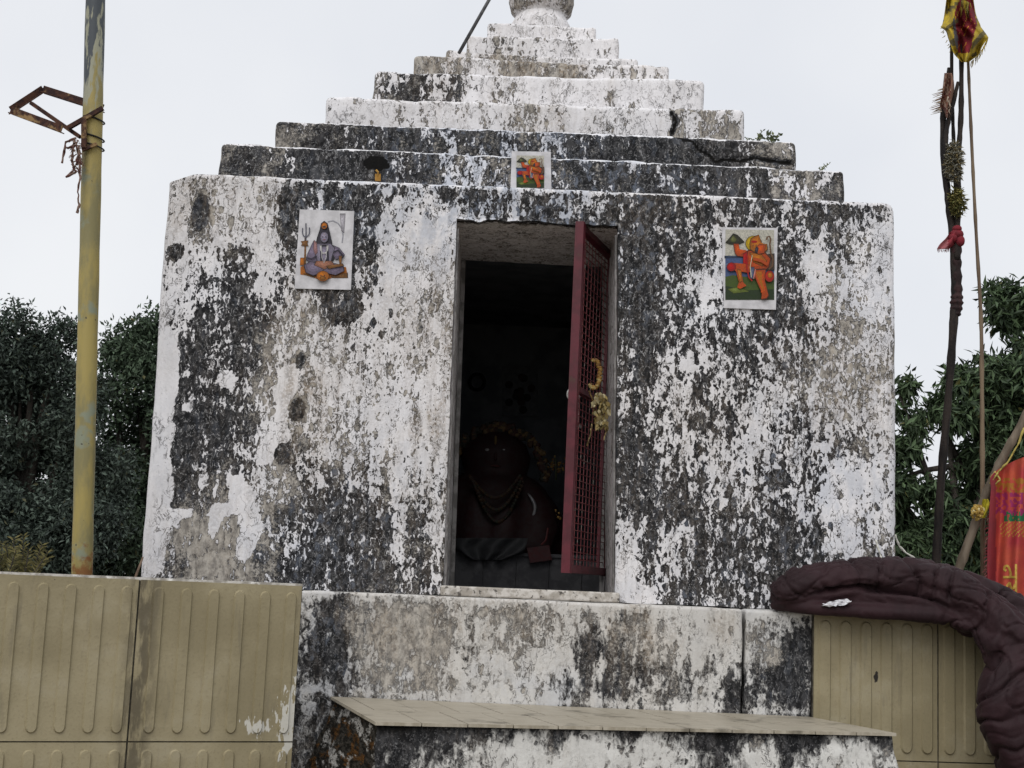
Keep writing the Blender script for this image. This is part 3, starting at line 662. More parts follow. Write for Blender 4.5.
def parapet(pa, pb, joints, ribs, zrows, label, thick, ribw):
    """pa, pb: ends of the front line on the ground; joints: tile limits along it (m)"""
    pa = Vector(pa); pb = Vector(pb); t = (pb-pa).normalized(); nrm = Vector((t.y, -t.x, 0))
    if nrm.y > 0: nrm = -nrm
    Lw = (pb-pa).length; zt = zrows[0]
    e = empty('tiled_parapet', ((pa.x+pb.x)/2, (pa.y+pb.y)/2, 0), label, 'wall')
    Q = lambda s, z, off: Vector((pa.x+t.x*s+nrm.x*off, pa.y+t.y*s+nrm.y*off, z))
    def bx(b, s0, s1, z0, z1, o0, o1):
        b.add([Q(s,z,o) for z in (z0,z1) for o in (o0,o1) for s in (s0,s1)], [(0,2,3,1),(4,5,7,6),(0,1,5,4),(2,6,7,3),(0,4,6,2),(1,3,7,5)])
    b = MB(); bx(b, 0, Lw, 0, zt-.006, -thick, -.012); obj('wall_core', b, m_grout, e)
    b = MB(); bx(b, -.0, Lw, zt-.005, zt+.008, -thick, -.010); o = obj('coping', b, m_cap, e)
    b = MB()
    for s0, s1 in zip(joints[:-1], joints[1:]):
        for z1, z0 in zip(zrows[:-1], zrows[1:]):
            g_ = .004; jz = random.uniform(-.002, .002)
            bx(b, s0+g_, s1-g_, z0+g_, z1-g_*.5, -.0115, jz)
            Wt = s1-s0
            for q in ribs:
                c = s0+q*Wt; hw = ribw*Wt/2; bot, topz = z0+.035, z1-.03
                if s0+g_+hw > c or c > s1-g_-hw: c = min(max(c, s0+g_+hw+.003), s1-g_-hw-.003)
                ring = []
                for k in range(9): a = math.pi*k/8; ring.append((c+hw*math.cos(a), topz-hw+hw*math.sin(a)))
                for k in range(9): a = math.pi+math.pi*k/8; ring.append((c+hw*math.cos(a), bot+hw+hw*math.sin(a)))
                zc_ = (bot+topz)/2; n_ = len(ring)
                out_ = [Q(x, z, jz-.001) for x, z in ring]
                hi_ = [Q(c+(x-c)*.76, zc_+(z-zc_)*(1-.2*hw/(topz-zc_)), jz+.0095) for x, z in ring]
                b.add(out_+hi_, [(k, (k+1) % n_, n_+(k+1) % n_, n_+k) for k in range(n_)]+[tuple(n_+k for k in range(n_))])
    obj('tile_cladding', b, m_tile, e)
    return e
# left wall
a = at(303, 588, -.70); c = at(0, 571, -1.15)
d = (Vector((c.x,c.y,0))-Vector((a.x,a.y,0))); tl = d.normalized()
zl = (a.z+c.z)/2
def along(px, py):     # distance from the right end for a pixel on the left wall
    r_ = ray(px, py); A_ = Vector((a.x, a.y)); # solve EYE + k r = A + s t
    det = r_.x*(-tl.y) - r_.y*(-tl.x); bx_, by_ = A_.x-EYE.x, A_.y-EYE.y
    return (r_.x*by_ - r_.y*bx_)/det
s1 = along(140, 580); tw = s1
rowh = a.z - at(303, 745, -.70).z
jo = [0, s1, 2*s1, 3*s1, 4*s1]
parapet((a.x, a.y, 0), (a.x+tl.x*4*s1, a.y+tl.y*4*s1, 0), jo, [1-x for x in (.117,.285,.45,.607,.767,.93)], [zl, zl-rowh, zl-2*rowh], 'olive ribbed tile parapet wall in front of the yellow pole', .10, .072)
# right wall
a2 = at(814, 613, -.162); ang = R(6)
t2 = Vector((math.cos(ang), math.sin(ang), 0))
s938 = None
r_ = ray(938, 622); det = r_.x*t2.y-r_.y*t2.x; s938 = -(r_.x*(a2.y-EYE.y)-r_.y*(a2.x-EYE.x))/det
rowr = a2.z - at(860, 762, -.22).z
jo2 = [0, s938, 2*s938, 3*s938, 4*s938]
parapet((a2.x, a2.y, 0), (a2.x+t2.x*4*s938, a2.y+t2.y*4*s938, 0), jo2, [.09+.164*k for k in range(6)], [a2.z, a2.z-rowr, max(0.02, a2.z-2*rowr)], 'olive ribbed tile parapet wall under the dark quilt', .07, .10)

# ================================================================== PICTURE TILES
m_pic = tint_mat('printed_tile', rough=.4, vary=.22, scale=22)
m_print = tint_mat('print_ink', rough=.4, vary=.4, scale=190, sat=1.12, val=.8)
def pic(name, label, Y0, ox, oy, k, corners, shapes):
    b = MB()
    T = lambda p, off: at(ox+p[0]/k, oy+p[1]/k, Y0-.012-off)
    cs = [T(p, 0) for p in corners]; bk = [Vector((p.x, Y0+.012, p.z)) for p in cs]
    tc = (.62,.61,.63)
    b.add(cs+bk, [(0,1,2,3)[::-1],(0,1,5,4),(1,2,6,5),(2,3,7,6),(3,0,4,7)], tc)
    e = empty(name, (sum(p.x for p in cs)/4, Y0, min(p.z for p in cs)), label, 'picture tile', 'devotional picture tiles on the shrine')
    obj('tile', b, m_pic, e)
    b = MB()
    full = []
    for col, pts in shapes:
        A_ = abs(sum(pts[k][0]*pts[(k+1) % len(pts)][1]-pts[(k+1) % len(pts)][0]*pts[k][1] for k in range(len(pts))))/2
        bx0, bx1 = min(p[0] for p in pts), max(p[0] for p in pts); by0, by1 = min(p[1] for p in pts), max(p[1] for p in pts)
        fill = A_/max(1, (bx1-bx0)*(by1-by0)); cx_, cy_ = sum(p[0] for p in pts)/len(pts), sum(p[1] for p in pts)/len(pts)
        big_ = A_ > 900 and fill > .42 and (bx1-bx0) < 300
        gx = lambda q, dx=0, dy=0: [(cx_+(p[0]-cx_)*q+dx, cy_+(p[1]-cy_)*q+dy) for p in pts]
        if big_: full.append((tuple(x*.18 for x in col), gx(1.09)))
        full.append((tuple(x*.85 for x in col) if big_ else col, pts))
        if big_: full.append((tuple(min(1, x*1.15+.01) for x in col), gx(.66, -(bx1-bx0)*.05, -(by1-by0)*.06))); full.append((tuple(min(1, x*1.4+.03) for x in col), gx(.34, -(bx1-bx0)*.09, -(by1-by0)*.10)))
    for i, (col, pts) in enumerate(full):
        pp = [T(p, .0008+.00018*i) for p in pts]
        nrm = (pp[1]-pp[0]).cross(pp[2]-pp[1])
        b.poly(pp, col)
    obj('printed_picture', b, m_print, e)
def el(cx, cy, rx, ry, n=18, a0=0): return [(cx+rx*math.cos(2*math.pi*i/n+a0), cy+ry*math.sin(2*math.pi*i/n+a0)) for i in range(n)]
def st(pts, wd):
    L, Rr = [], []
    for i, p in enumerate(pts):
        q0 = pts[max(i-1,0)]; q1 = pts[min(i+1,len(pts)-1)]; dx, dy = q1[0]-q0[0], q1[1]-q0[1]; l = math.hypot(dx, dy) or 1
        L.append((p[0]-dy/l*wd/2, p[1]+dx/l*wd/2)); Rr.append((p[0]+dy/l*wd/2, p[1]-dx/l*wd/2))
    return L+Rr[::-1]
OR = (.50,.16,.02); OG = (.55,.09,.02); RD = (.42,.02,.02); PU = (.19,.155,.225); PL = (.29,.26,.34); DK = (.03,.025,.04); BR = (.22,.10,.03)
pic('picture_tile', 'white tile picturing a seated blue figure with trident on the wall left of the doorway', 0, 290, 200, 7.686,
    [(75,72),(493,85),(468,690),(35,680)],
    [((.40,.40,.44), st([(290,168),(330,160),(370,180),(398,220),(408,270),(400,330)], 10)), ((.48,.46,.5), [(385,110),(425,110),(415,250),(395,230)]),
     (OR, [(80,515),(120,500),(430,515),(447,595),(330,595),(250,625),(160,585),(80,572)]), (BR, [(100,560),(200,580),(190,600),(110,575)]), (BR, [(320,585),(440,560),(440,598),(330,598)]),
     (BR, [(112,300),(124,300),(121,515),(108,515)]), ((.12,.12,.16), st([(122,185),(123,250),(121,310)], 8)), ((.12,.12,.16), st([(97,215),(95,250),(103,275),(121,285)], 8)), ((.12,.12,.16), st([(149,210),(150,250),(142,272),(121,285)], 8)),
     (BR, [(84,318),(140,312),(132,332),(140,352),(86,350),(96,333)]), (OR, [(80,445),(108,445),(106,500),(78,500)]),
     (DK, [(240,190),(263,172),(287,190),(300,240),(318,320),(334,440),(312,480),(222,465),(190,400),(212,290),(232,230)]),
     (PU, [(180,320),(205,330),(215,400),(205,470),(160,480),(125,455),(138,410)]), (PU, [(318,345),(378,370),(418,420),(405,442),(352,455),(325,410)]),
     (PL, [(212,338),(312,338),(340,372),(322,430),(305,495),(225,495),(200,430),(188,360)]),
     ((.36,.2,.2), [(185,310),(205,330),(212,400),(195,420),(180,380)]), (DK, [(235,350),(290,350),(298,470),(275,490),(235,480)]), (PL, [(243,360),(285,360),(285,450),(262,480),(243,450)]),
     (PU, [(112,500),(160,475),(240,495),(280,520),(260,550),(180,578),(125,555)]), (PU, [(280,520),(340,488),(405,505),(412,545),(350,575),(285,560),(255,540)]),
     ((.38,.18,.12), [(205,470),(315,470),(340,500),(265,530),(190,500)]), (DK, st([(130,445),(165,452),(205,430)], 9)), (DK, st([(335,400),(370,385),(410,430),(395,440)], 12)),
     (PL, el(263,285,29,40)), (DK, [(232,262),(240,235),(287,235),(295,262),(278,248),(248,248)]), (OR, el(263,198,22,24)), ((.08,.05,.04), el(263,205,12,8)),
     (DK, el(251,283,6,3)), (DK, el(275,283,6,3)), ((.3,.1,.1), el(263,305,8,3)), ((.6,.5,.5), el(263,262,3,6)),
     ((.7,.68,.66), st([(232,350),(236,385),(252,408),(272,408),(288,385),(292,350)], 9)), ((.6,.58,.58), st([(240,350),(245,440),(260,485),(278,440),(284,350)], 6)),
     (BR, [(375,430),(398,430),(395,490),(380,490)]), (OR, el(252,585,46,38)), ((.25,.1,.02), el(252,600,22,16)), (DK, el(238,578,5,4)), (DK, el(266,578,5,4)),
     (BR, [(280,505),(400,490),(412,505),(300,528)])])
fig2 = lambda sx, sy, ox, oy: (lambda p: (ox+p[0]*sx, oy+p[1]*sy))
def hero(T):
    S = [((.62,.60,.52), [(90,80),(505,85),(500,310),(88,310)]), ((.09,.13,.26), [(88,305),(505,305),(505,500),(88,500)]), ((.18,.24,.36), [(88,370),(505,365),(505,395),(88,400)]), ((.03,.05,.10), [(88,305),(250,305),(250,322),(88,326)]),
     ((.07,.11,.02), [(88,485),(150,470),(300,490),(505,470),(505,680),(88,680)]), ((.02,.04,.01), [(88,560),(250,600),(505,590),(505,680),(88,680)]), ((.16,.2,.04), [(110,590),(200,570),(290,610),(160,625)]),
     ((.66,.45,.04), el(330,200,66,62)), ((.03,.03,.012), [(93,192),(130,150),(155,118),(190,130),(246,186),(200,206),(130,205)]), ((.12,.13,.04), [(130,165),(155,130),(185,165),(170,190),(140,188)]),
     (OG, [(160,205),(202,205),(216,262),(295,262),(300,318),(190,305),(172,280)]), ((.10,.07,.05), [(420,300),(505,290),(505,420),(450,430)]),
     (OG, [(285,265),(400,255),(470,330),(455,400),(420,430),(330,430),(265,405),(272,320)]), (OR, [(300,280),(390,290),(440,350),(400,390),(330,360)]), (RD, [(240,290),(275,270),(272,400),(240,390)]),
     (OR, [(300,200),(310,160),(345,140),(375,130),(385,165),(400,200),(440,205),(445,250),(410,280),(345,275),(305,250)]), (OG, [(345,245),(380,205),(430,215),(420,280),(370,290)]), (RD, el(335,185,26,10)), (DK, [(350,225),(372,240),(360,285),(340,265)]),
     (OG, [(115,380),(160,365),(270,375),(330,430),(280,450),(225,440),(240,530),(268,560),(215,588),(188,575),(205,530),(180,440)]), (RD, el(140,400,38,36)), (OR, [(190,420),(222,430),(232,520),(210,530)]),
     (OG, [(320,430),(430,425),(425,520),(455,640),(440,665),(395,672),(400,620),(360,530)]), (OR, [(345,440),(400,440),(400,520),(420,610),(395,570)]), ((.5,.04,.03), el(465,480,38,46)), (OR, el(470,470,20,24)),
     (RD, st([(275,300),(270,400),(290,490),(318,520)], 12)), ((.10,.12,.2), [(300,405),(335,405),(330,500),(300,495)]), ((.75,.7,.5), st([(318,300),(300,400),(310,490)], 6)), ((.7,.3,.25), st([(330,500),(345,420)], 10)),
     ((.16,.09,.05), st([(440,170),(445,145),(465,140),(475,165),(468,205),(475,280),(495,330),(490,390),(460,420)], 14)), (OG, st([(330,330),(400,350),(450,380)], 26)), (DK, el(325,215,6,4)), (DK, el(352,215,5,4))]
    return [(c, [T(p) for p in pts]) for c, pts in S]
pic('picture_tile', 'tile picturing a large orange kneeling figure on the wall right of the doorway', 0, 715, 220, 8.53, [(60,62),(535,68),(520,765),(78,750)], hero(lambda p: p))
d1 = TI[0][2]
pic('picture_tile', 'small tile picturing an orange figure, on the roof tier above the doorway', d1, 500, 145, 15.37, [(180,95),(780,105),(790,690),(160,670)],
    hero(lambda p: (255+(p[0]-90)*1.02, 190+(p[1]-115)*.83)))

# ================================================================== LEFT POLE
m_pole = NT('peeling_pole_paint')
zs_ = m_pole.t.nodes.new('ShaderNodeSeparateXYZ'); m_pole.lk(m_pole.pos, zs_.inputs[0])
zc1 = at(92, 85, -.4).z
nz = m_pole.noise(m_pole.vm('MULTIPLY', m_pole.pos, (1,1,.2)), 18, 5, .6)
base = m_pole.mix(m_pole.step(m_pole.noise(m_pole.vm('MULTIPLY', m_pole.pos, (1,1,.3)), 12, 5, .65), .38, .64), (.34,.27,.085), (.215,.19,.085))
base = m_pole.mix(m_pole.step(m_pole.noise(m_pole.pos, 8, 4), .57, .68), base, (.22,.24,.17))
kz = m_pole.ma('ADD', m_pole.ma('SUBTRACT', zs_.outputs[2], zc1), m_pole.ma('MULTIPLY', m_pole.ma('SUBTRACT', nz, .5), 1.8))
cc = m_pole.mix(m_pole.step(kz, -.15, -.05), base, (.30,.30,.22)); cc = m_pole.mix(m_pole.step(kz, .12, .2), cc, (.055,.065,.075))
zr = at(82, 560, -.4).z
kr = m_pole.ma('ADD', m_pole.ma('SUBTRACT', zr, zs_.outputs[2]), m_pole.ma('MULTIPLY', m_pole.ma('SUBTRACT', m_pole.noise(m_pole.pos, 22, 5, .6), .5), .7))
cc = m_pole.mix(m_pole.step(kr, -.05, .1), cc, (.20,.085,.022)); cc = m_pole.mix(m_pole.step(m_pole.noise(m_pole.pos, 30, 4), .7, .74), cc, (.05,.04,.03))
m_pole.bump(nz, .001); m_polem = m_pole.fin(cc, .55, .4)
m_rust = mat_noise('rusty_angle_iron', (.03,.015,.014), (.08,.036,.022), 25, 5, rough=.85, bump=.002, third=((.26,.17,.08), 12, .55, .66))
m_wireb = mat_noise('black_wire', (.012,.012,.013), (.03,.03,.03), 20)
YP = -.40
pt, pb_ = at(95.5, 0, YP), at(82, 573, YP)
dp = (pt-pb_)/(pt.z-pb_.z)
pole = empty('steel_pole', pb_-dp*pb_.z, 'tall yellow steel pole with peeling paint and rusty bracket at left', 'pole')
b = MB(); base_p = pb_-dp*pb_.z; b.tube([base_p+dp*z for z in np.linspace(0, pt.z+1.4, 40)], [.0475+.001*math.sin(i*2.1) for i in range(40)], 24)
obj('pole_shaft', b, m_polem, pole, True)
def pl(px, py, off=0.0): return at(px, py, YP+off)
b = MB(); A1, B1, C1, D1 = pl(11,110,.0), pl(43,89,.12), pl(103,108,.02), pl(62,129,-.14)
W_ = .036
for p, q in ((A1,B1),(B1,C1),(A1,D1)): b.bar(p, q, .006, W_); b.bar(p-Vector((0,0,W_/2)), q-Vector((0,0,W_/2)), W_, .005)
b.bar(pl(68,128,-.07), pl(103,108,-.06), .02, .02); b.bar(pl(31,103,.06), pl(80,137,-.06), .018, .018); b.bar(pl(84,118,-.07), pl(84,148,-.07), .022, .022); b.bar(pl(82,150,-.065), pl(97,144,-.06), .016, .016)
br_ = obj('bracket', b, m_rust, pole)
for py in (121, 139, 148):
    b = MB(); c = pl(94-(py-121)*.02, py-1, 0)
    b.tube([c+Vector((.051*math.cos(a), .051*math.sin(a), -.012*math.cos(a))) for a in np.linspace(0, 2*math.pi, 20)], .004, 6); obj('clamp', b, m_wireb, pole)
# rags of string under the bracket
m_rag = mat_noise('faded_string', (.10,.035,.03), (.20,.14,.11), 40, 3, lo=.35, hi=.65)
b = MB(); Yr = -.48
def rope(b, pts, Y_, r=.004, jit=1.0, col=None):
    out_ = []
    for i in range(len(pts)-1):
        for t in np.linspace(0, 1, 5)[:-1]:
            px = pts[i][0]*(1-t)+pts[i+1][0]*t+random.uniform(-jit, jit)*.5; py = pts[i][1]*(1-t)+pts[i+1][1]*t
            out_.append(at(px, py, Y_+random.uniform(-.01, .01)))
    out_.append(at(*pts[-1], Y_)); b.tube(out_, [r*random.uniform(.6, 1.3) for _ in out_], 6, col)
for q in ([(76,138),(66,142),(64,152),(62,163)], [(75,140),(73,150),(72,160),(74,170),(67,176)], [(79,146),(80,160),(80,178),(78,192),(79,205),(77,213)], [(76,142),(78,155),(76,165)], [(74,146),(67,148)], [(80,150),(77,163),(82,164)], [(74,168),(76,172),(66,177)]):
    rope(b, q, Yr, .0055)
for i in range(60):
    c = at(random.uniform(72,81), random.uniform(140,170), Yr+random.uniform(-.02,.02)); d = Vector((random.uniform(-1,1), random.uniform(-.5,.5), random.uniform(-1,.3)))*.03
    b.tube([c, c+d*.5+Vector((0,0,.004)), c+d], [.003,.0025,.001], 4)
tag(obj('prayer_string', b, m_rag), 'tangle of faded dark prayer strings hanging under the rusty pole bracket', 'string')

# ================================================================== RIGHT POLES AND CLOTHS
m_stick = mat_noise('charred_wood', (.012,.010,.010), (.034,.026,.022), 20, 5, stretch=(1,1,.2), bump=.004, bscale=60)
m_wrap = mat_noise('old_cloth_wrap', (.022,.013,.013), (.05,.024,.024), 16, 5, stretch=(1,1,.3), bump=.006, bscale=40)
m_bamboo = mat_noise('dry_bamboo', (.13,.09,.06), (.21,.155,.10), 14, 4, stretch=(1,1,.2), rough=.6)
m_bamboo2 = mat_noise('grey_bamboo', (.11,.085,.06), (.19,.15,.11), 14, 4, stretch=(1,1,.2), rough=.6)
YQ = .85; sq = mpp(YQ)
def smooth_path(pts, n=6):
    out_ = []
    P_ = [np.array(p, float) for p in pts]
    for i in range(len(P_)-1):
        p0 = P_[max(i-1,0)]; p1 = P_[i]; p2 = P_[i+1]; p3 = P_[min(i+2,len(P_)-1)]
        for t in np.linspace(0, 1, n, endpoint=False):
            out_.append(.5*((2*p1)+(-p0+p2)*t+(2*p0-5*p1+4*p2-p3)*t*t+(-p0+3*p1-3*p2+p3)*t**3))
    out_.append(P_[-1]); return out_
def stick(name, path, Y_, mat, label, cat, r_jit=.12, n=9, group=None, node=0):
    """path of (px, py, width px)"""
    sp = smooth_path(path, 7); b = MB()
    pts = [at(p[0], p[1], Y_) for p in sp]; rr = [p[2]*.43*mpp(Y_)*(1+random.uniform(-r_jit, r_jit)) for p in sp]
    if node:
        rr = [r_*(1.18 if i % node == 0 else 1) for i, r_ in enumerate(rr)]
    b.tube(pts, rr, n); o = obj(name, b, mat, None, True); return tag(o, label, cat, group)
gp = (932, 640)
stick('wooden_staff', [(949,68,4),(946,90,5),(943,118,7),(944,160,8),(949,205,9),(953,240,10),(955,290,10),(953,330,10),(948,400,9),(941,480,10),(936,565,10),(932,650,10),(928,880,11)], YQ, m_stick, 'dark crooked wooden staff, the long one reaching down behind the quilt', 'staff')
stick('wooden_staff', [(951,-30,4),(951.5,40,4),(952,95,4),(954,150,5),(957,215,6),(958,240,6)], YQ+.03, m_stick, 'thin straight dark staff rising behind the fringed brown rag', 'staff')
stick('wooden_staff', [(962,-60,5),(961.5,40,5.5),(961,110,6.5),(959,150,6),(958,205,7),(957,260,7)], YQ-.02, m_stick, 'thick dark staff carrying the yellow and red pennant at its top', 'staff')
stick('wooden_staff', [(958,82,4),(954,100,5),(949,118,6),(946,135,6),(945,160,5)], YQ-.03, m_stick, 'short forked dark branch lying across the staffs beneath the brown rag', 'branch')
stick('bamboo_cane', [(967,30,3),(968.5,70,3.5),(972,150,4),(976,230,4),(981,320,4.5),(982,400,5),(982.5,480,5.5),(983,620,6),(984,880,6)], YQ+.05, m_bamboo, 'thin upright brown bamboo cane right of the dark staffs', 'cane', .05, 8, None, 4)
stick('bamboo_cane', [(938,610,11),(955,578,11),(973,530,10),(990,485,10),(1007,450,10),(1026,415,9),(1070,320,8)], YQ-.06, m_bamboo2, 'grey slanting bamboo cane holding the red flag', 'cane', .04, 10, None, 5)
# wrap of dark cloth below the red knot
b = MB(); pts = [(956,238,11),(956,262,10),(957,290,10),(956.5,304,12),(956,316,8)]
sp = smooth_path(pts, 8); b.tube([at(p[0], p[1], YQ-.0) for p in sp], [p[2]*.5*sq*1.05*(1+.14*math.sin(i*1.7)) for i, p in enumerate(sp)], 12)
tag(obj('cloth_wrap', b, m_wrap, None, True), 'dark brown cloth wrapped tightly round the long staff under the red knot', 'cloth')

m_cloth = tint_mat('dyed_cloth', rough=.85, vary=.3, scale=45, bump=.003)
def sheet(rows, ncol, depthf, colf, Y_, thick=.004, ny=None):
    """cloth between left/right outlines: rows of (py, xl, xr)"""
    sp = smooth_path(rows, ny or 6); b = MB(); V = []; n_ = len(sp)
    for (py, xl, xr) in sp:
        for j in range(ncol+1):
            u = j/ncol; px = xl+(xr-xl)*u; V.append((px, py, u))
    front = [at(p[0]+.0, p[1], Y_+depthf(p[0], p[1], p[2])) for p in V]; back = [p+Vector((0, thick, 0)) for p in front]
    k = len(front); b.v = [tuple(p) for p in front+back]
    for i in range(n_-1):
        for j in range(ncol):
            q = (i*(ncol+1)+j, i*(ncol+1)+j+1, (i+1)*(ncol+1)+j+1, (i+1)*(ncol+1)+j)
            px = sum(V[t][0] for t in q)/4; py = sum(V[t][1] for t in q)/4; u = V[q[0]][2]+.5/ncol
            c = colf(px, py, u)
            b.f.append(list(q[::-1])); b.c.append(c); b.f.append([t+k for t in q]); b.c.append(c)
    ring = [j for j in range(ncol+1)] + [i*(ncol+1)+ncol for i in range(1, n_)] + [(n_-1)*(ncol+1)+j for j in range(ncol-1, -1, -1)] + [i*(ncol+1) for i in range(n_-2, 0, -1)]
    for a_, b2 in zip(ring, ring[1:]+ring[:1]): b.f.append([a_, b2, b2+k, a_+k]); b.c.append(colf(V[a_][0], V[a_][1], .5))
    return b
def fringe(b, pts, Y_, ln, cols, n_=3, spread=.5, dirv=(0,1)):
    for (x0, y0), (x1, y1) in zip(pts[:-1], pts[1:]):
        for i in range(n_):
            t = (i+random.random())/n_; px, py = x0+(x1-x0)*t, y0+(y1-y0)*t
            L_ = ln*random.uniform(.5, 1.3); c = random.choice(cols)
            q = [at(px+dirv[0]*L_*s+random.uniform(-spread, spread)*s*2, py+dirv[1]*L_*s, Y_+random.uniform(-.01,.01)) for s in (0,.5,1)]
            b.tube(q, [.0032,.0025,.001], 4, c)
YL = (.46,.33,.025); YD = (.30,.23,.03); RC = (.30,.012,.018)
def pcol(px, py, u):
    cx = 962+ (py-20)*.06
    inside = abs(px-(964+max(0,(20-py))*.1)) < max(2.5, 13-abs(py-24)*.26) and -30 < py < 53 and px > 955+(py-10)*.02
    nz = mnoise.noise(Vector((px*.12, py*.12, 0)))
    if 953 < px < 958 and 18 < py < 50 and abs((py-34)*.18-(px-955.5)) < 1.6: return (.10,.10,.11)
    if px < 958 and int((py+px*.7)/4.2) % 4 == 0 and px > 946: return (.13,.10,.03)
    if px > 972 and abs((px-972)*1.0-(46-py)*.9) < 3: return (.15,.12,.04)
    if inside:
        if (int(px*1.3+py*.6) % 7 == 0 and nz > 0) : return (.55,.25,.03)
        return (.19+.08*nz, .012, .02)
    if nz > .36: return (.16,.13,.05)
    return (YL[0]*(1+.5*nz), YL[1]*(1+.5*nz), YL[2])
pf_ = lambda px, py, u: .06*math.sin(u*11+py*.09)+.02*math.sin(u*23-py*.12)-.05*math.sin(u*math.pi)-.03
b = sheet([(-60,955,968),(-30,950,971),(-5,947,973),(14,944.5,976),(24,942.5,980),(27,941,981),(31,946,984),(37,948,988),(40,949,986.5),(47,951.5,982),(54,954.5,979),(59,959,973),(62,962,969)], 40, pf_, pcol, YQ-.03)
fringe(b, [(988,37),(984,46),(978,55),(971,62)], YQ-.06, 7, [YL, YD], 6, .6, (-.1, 1)); fringe(b, [(942,26),(946,38),(952,50)], YQ-.06, 4, [YL, YD], 4, .6, (-.5,.6))
fringe(b, [(956,2),(964,0),(970,3)], YQ-.13, 14, [YL, (.2,.18,.06), YD], 9, 1.2)
tag(obj('pennant', b, m_cloth, None, True), 'yellow and red fringed pennant at the top of the dark staffs', 'pennant')
# fringed brown rag
bc = lambda px, py, u: random.choice([(.16,.055,.035),(.20,.10,.06),(.10,.03,.025),(.30,.20,.15)]) if u < .75 else (.24,.13,.09)
b = sheet([(73,944.5,952),(82,943.5,954),(95,942,954.5),(105,940,954),(113,944,951),(118,946,949)], 14, lambda px, py, u: .03*math.sin(u*9+py*.12)-.03*math.sin(u*math.pi), bc, YQ-.03)
fringe(b, [(943,88),(941,98),(940,106),(942,112)], YQ-.05, 8, [(.4,.32,.25),(.28,.17,.12),(.45,.38,.3)], 8, .8, (-1,.35)); fringe(b, [(948,96),(950,108)], YQ-.08, 6, [(.45,.38,.3),(.15,.05,.03)], 16, 1.5)
tag(obj('rag', b, m_cloth, None, True), 'small brown fringed rag tied near the top of the staffs', 'rag')
# tinsel garlands
m_tin = tint_mat('faded_tinsel', rough=.6, vary=.3, scale=80)
def tinsel(name, c, rx, ry, cols, n_, label, strand=7):
    b = MB()
    core = at(c[0], c[1], YQ-.03); b.ell(core, (rx*sq*.62, .025, ry*sq*.85), 12, 8, cols[0])
    for i in range(n_):
        th = random.uniform(0, 2*math.pi); rr = math.sqrt(random.random()); z_ = math.sin(th)*rr
        px, py = c[0]+rx*.8*math.cos(th)*rr, c[1]+ry*.9*z_
        p = at(px, py, YQ-.03-.04*math.sqrt(max(0,1-rr*rr)))
        d = Vector((math.cos(th)*.6+random.uniform(-1,1), random.uniform(-1,.2), random.uniform(-1.2,.5))).normalized()*strand*sq*random.uniform(.4,1)
        sd_ = d.cross(Vector((random.uniform(-1,1),random.uniform(-1,1),random.uniform(-1,1)))).normalized()*.0035
        b.add([p-sd_, p+sd_, p+d*.6+sd_+Vector((0,-.004,0)), p+d, p+d*.6-sd_], [(0,1,2,3,4)], random.choice(cols))
    return tag(obj(name, b, m_tin), label, 'garland', 'tinsel garlands tied round the staffs')
tinsel('tinsel_garland', (954,161), 9.5, 24, [(.13,.12,.09),(.28,.27,.20),(.46,.45,.38),(.34,.27,.13),(.06,.06,.05)], 800, 'upper faded grey tinsel garland wound round the dark staffs')
tinsel('tinsel_garland', (957,202), 9, 16, [(.10,.09,.025),(.26,.23,.07),(.15,.16,.05),(.36,.31,.12),(.06,.06,.02)], 520, 'lower olive yellow tinsel garland wound round the dark staffs')
# red knot
kc = lambda px, py, u: random.choice([(.22,.02,.03),(.16,.012,.022),(.28,.04,.05)])
b = MB(); m0 = at(957,235,YQ-.03)
for (px, py, rx, ry) in ((957,234,7,5),(953,238,5,5),(960,241,5,6),(957,229,5,4)): b.ell(at(px,py,YQ-.03), (rx*sq,.03,ry*sq), 10, 8, (.20,.018,.028))
s2 = sheet([(232,950,958),(238,946,957),(244,940,955),(249,937,949)], 8, lambda px, py, u: .02*math.sin(u*8)-.04, lambda px, py, u: (.36,.12,.13) if px < 948 else (.24,.03,.04), YQ)
o_ = len(b.v); b.v += s2.v; b.f += [[i+o_ for i in q] for q in s2.f]; b.c += s2.c
fringe(b, [(937,249),(943,250),(950,249)], YQ-.03, 3, [(.4,.2,.2)], 5, .4)
tag(obj('red_knot', b, m_cloth, None, True), 'dark red scarf knotted round the staffs below the tinsel', 'scarf')
# big red flag
fd = lambda px, py, u: .055*math.sin(px*.17+py*.014)+.014*math.sin(px*.5+1+py*.03)-.02
def fcol(px, py, u):
    n1 = mnoise.noise(Vector((px*.09, py*.06, 2))); n2 = mnoise.noise(Vector((px*.3, py*.3, 5)))
    if px < 996: return (.26+.07*n1, .035, .045)
    if 478 < py < 492 and n2 > -.05: return (.42,.18,.03)
    if 490 < py < 516 and n2 > .0: return (.33,.03,.13)
    if 512 < py < 521 and px > 1004 and abs(n2) < .45: return (.02,.16,.06)
    if 521 < py < 537 and px > 1000 and int((px*.8+ (py-521)*.9)) % 4 == 0: return (.50,.30,.05)
    return (.50+.12*n1, .075+.05*n1, .055)
FR = [(455,1030,1050),(462,1012,1068),(475,992,1085),(490,991,1090),(510,989.5,1095),(530,988.5,1098),(550,987.5,1100),(575,987.5,1102),(600,989,1103),(625,990,1104)]
flag = empty('red_flag', at(1020, 620, YQ-.05), 'red temple flag with gold lettering hanging from the slanting bamboo at right', 'flag')
b = sheet(FR, 100, fd, fcol, YQ-.10, ny=14)
fringe(b, [(991,500),(988,530),(987.5,560),(987.5,580),(989,602)], YQ-.10, 5, [(.30,.04,.05),(.40,.12,.12)], 12, .8, (-.7,.6))
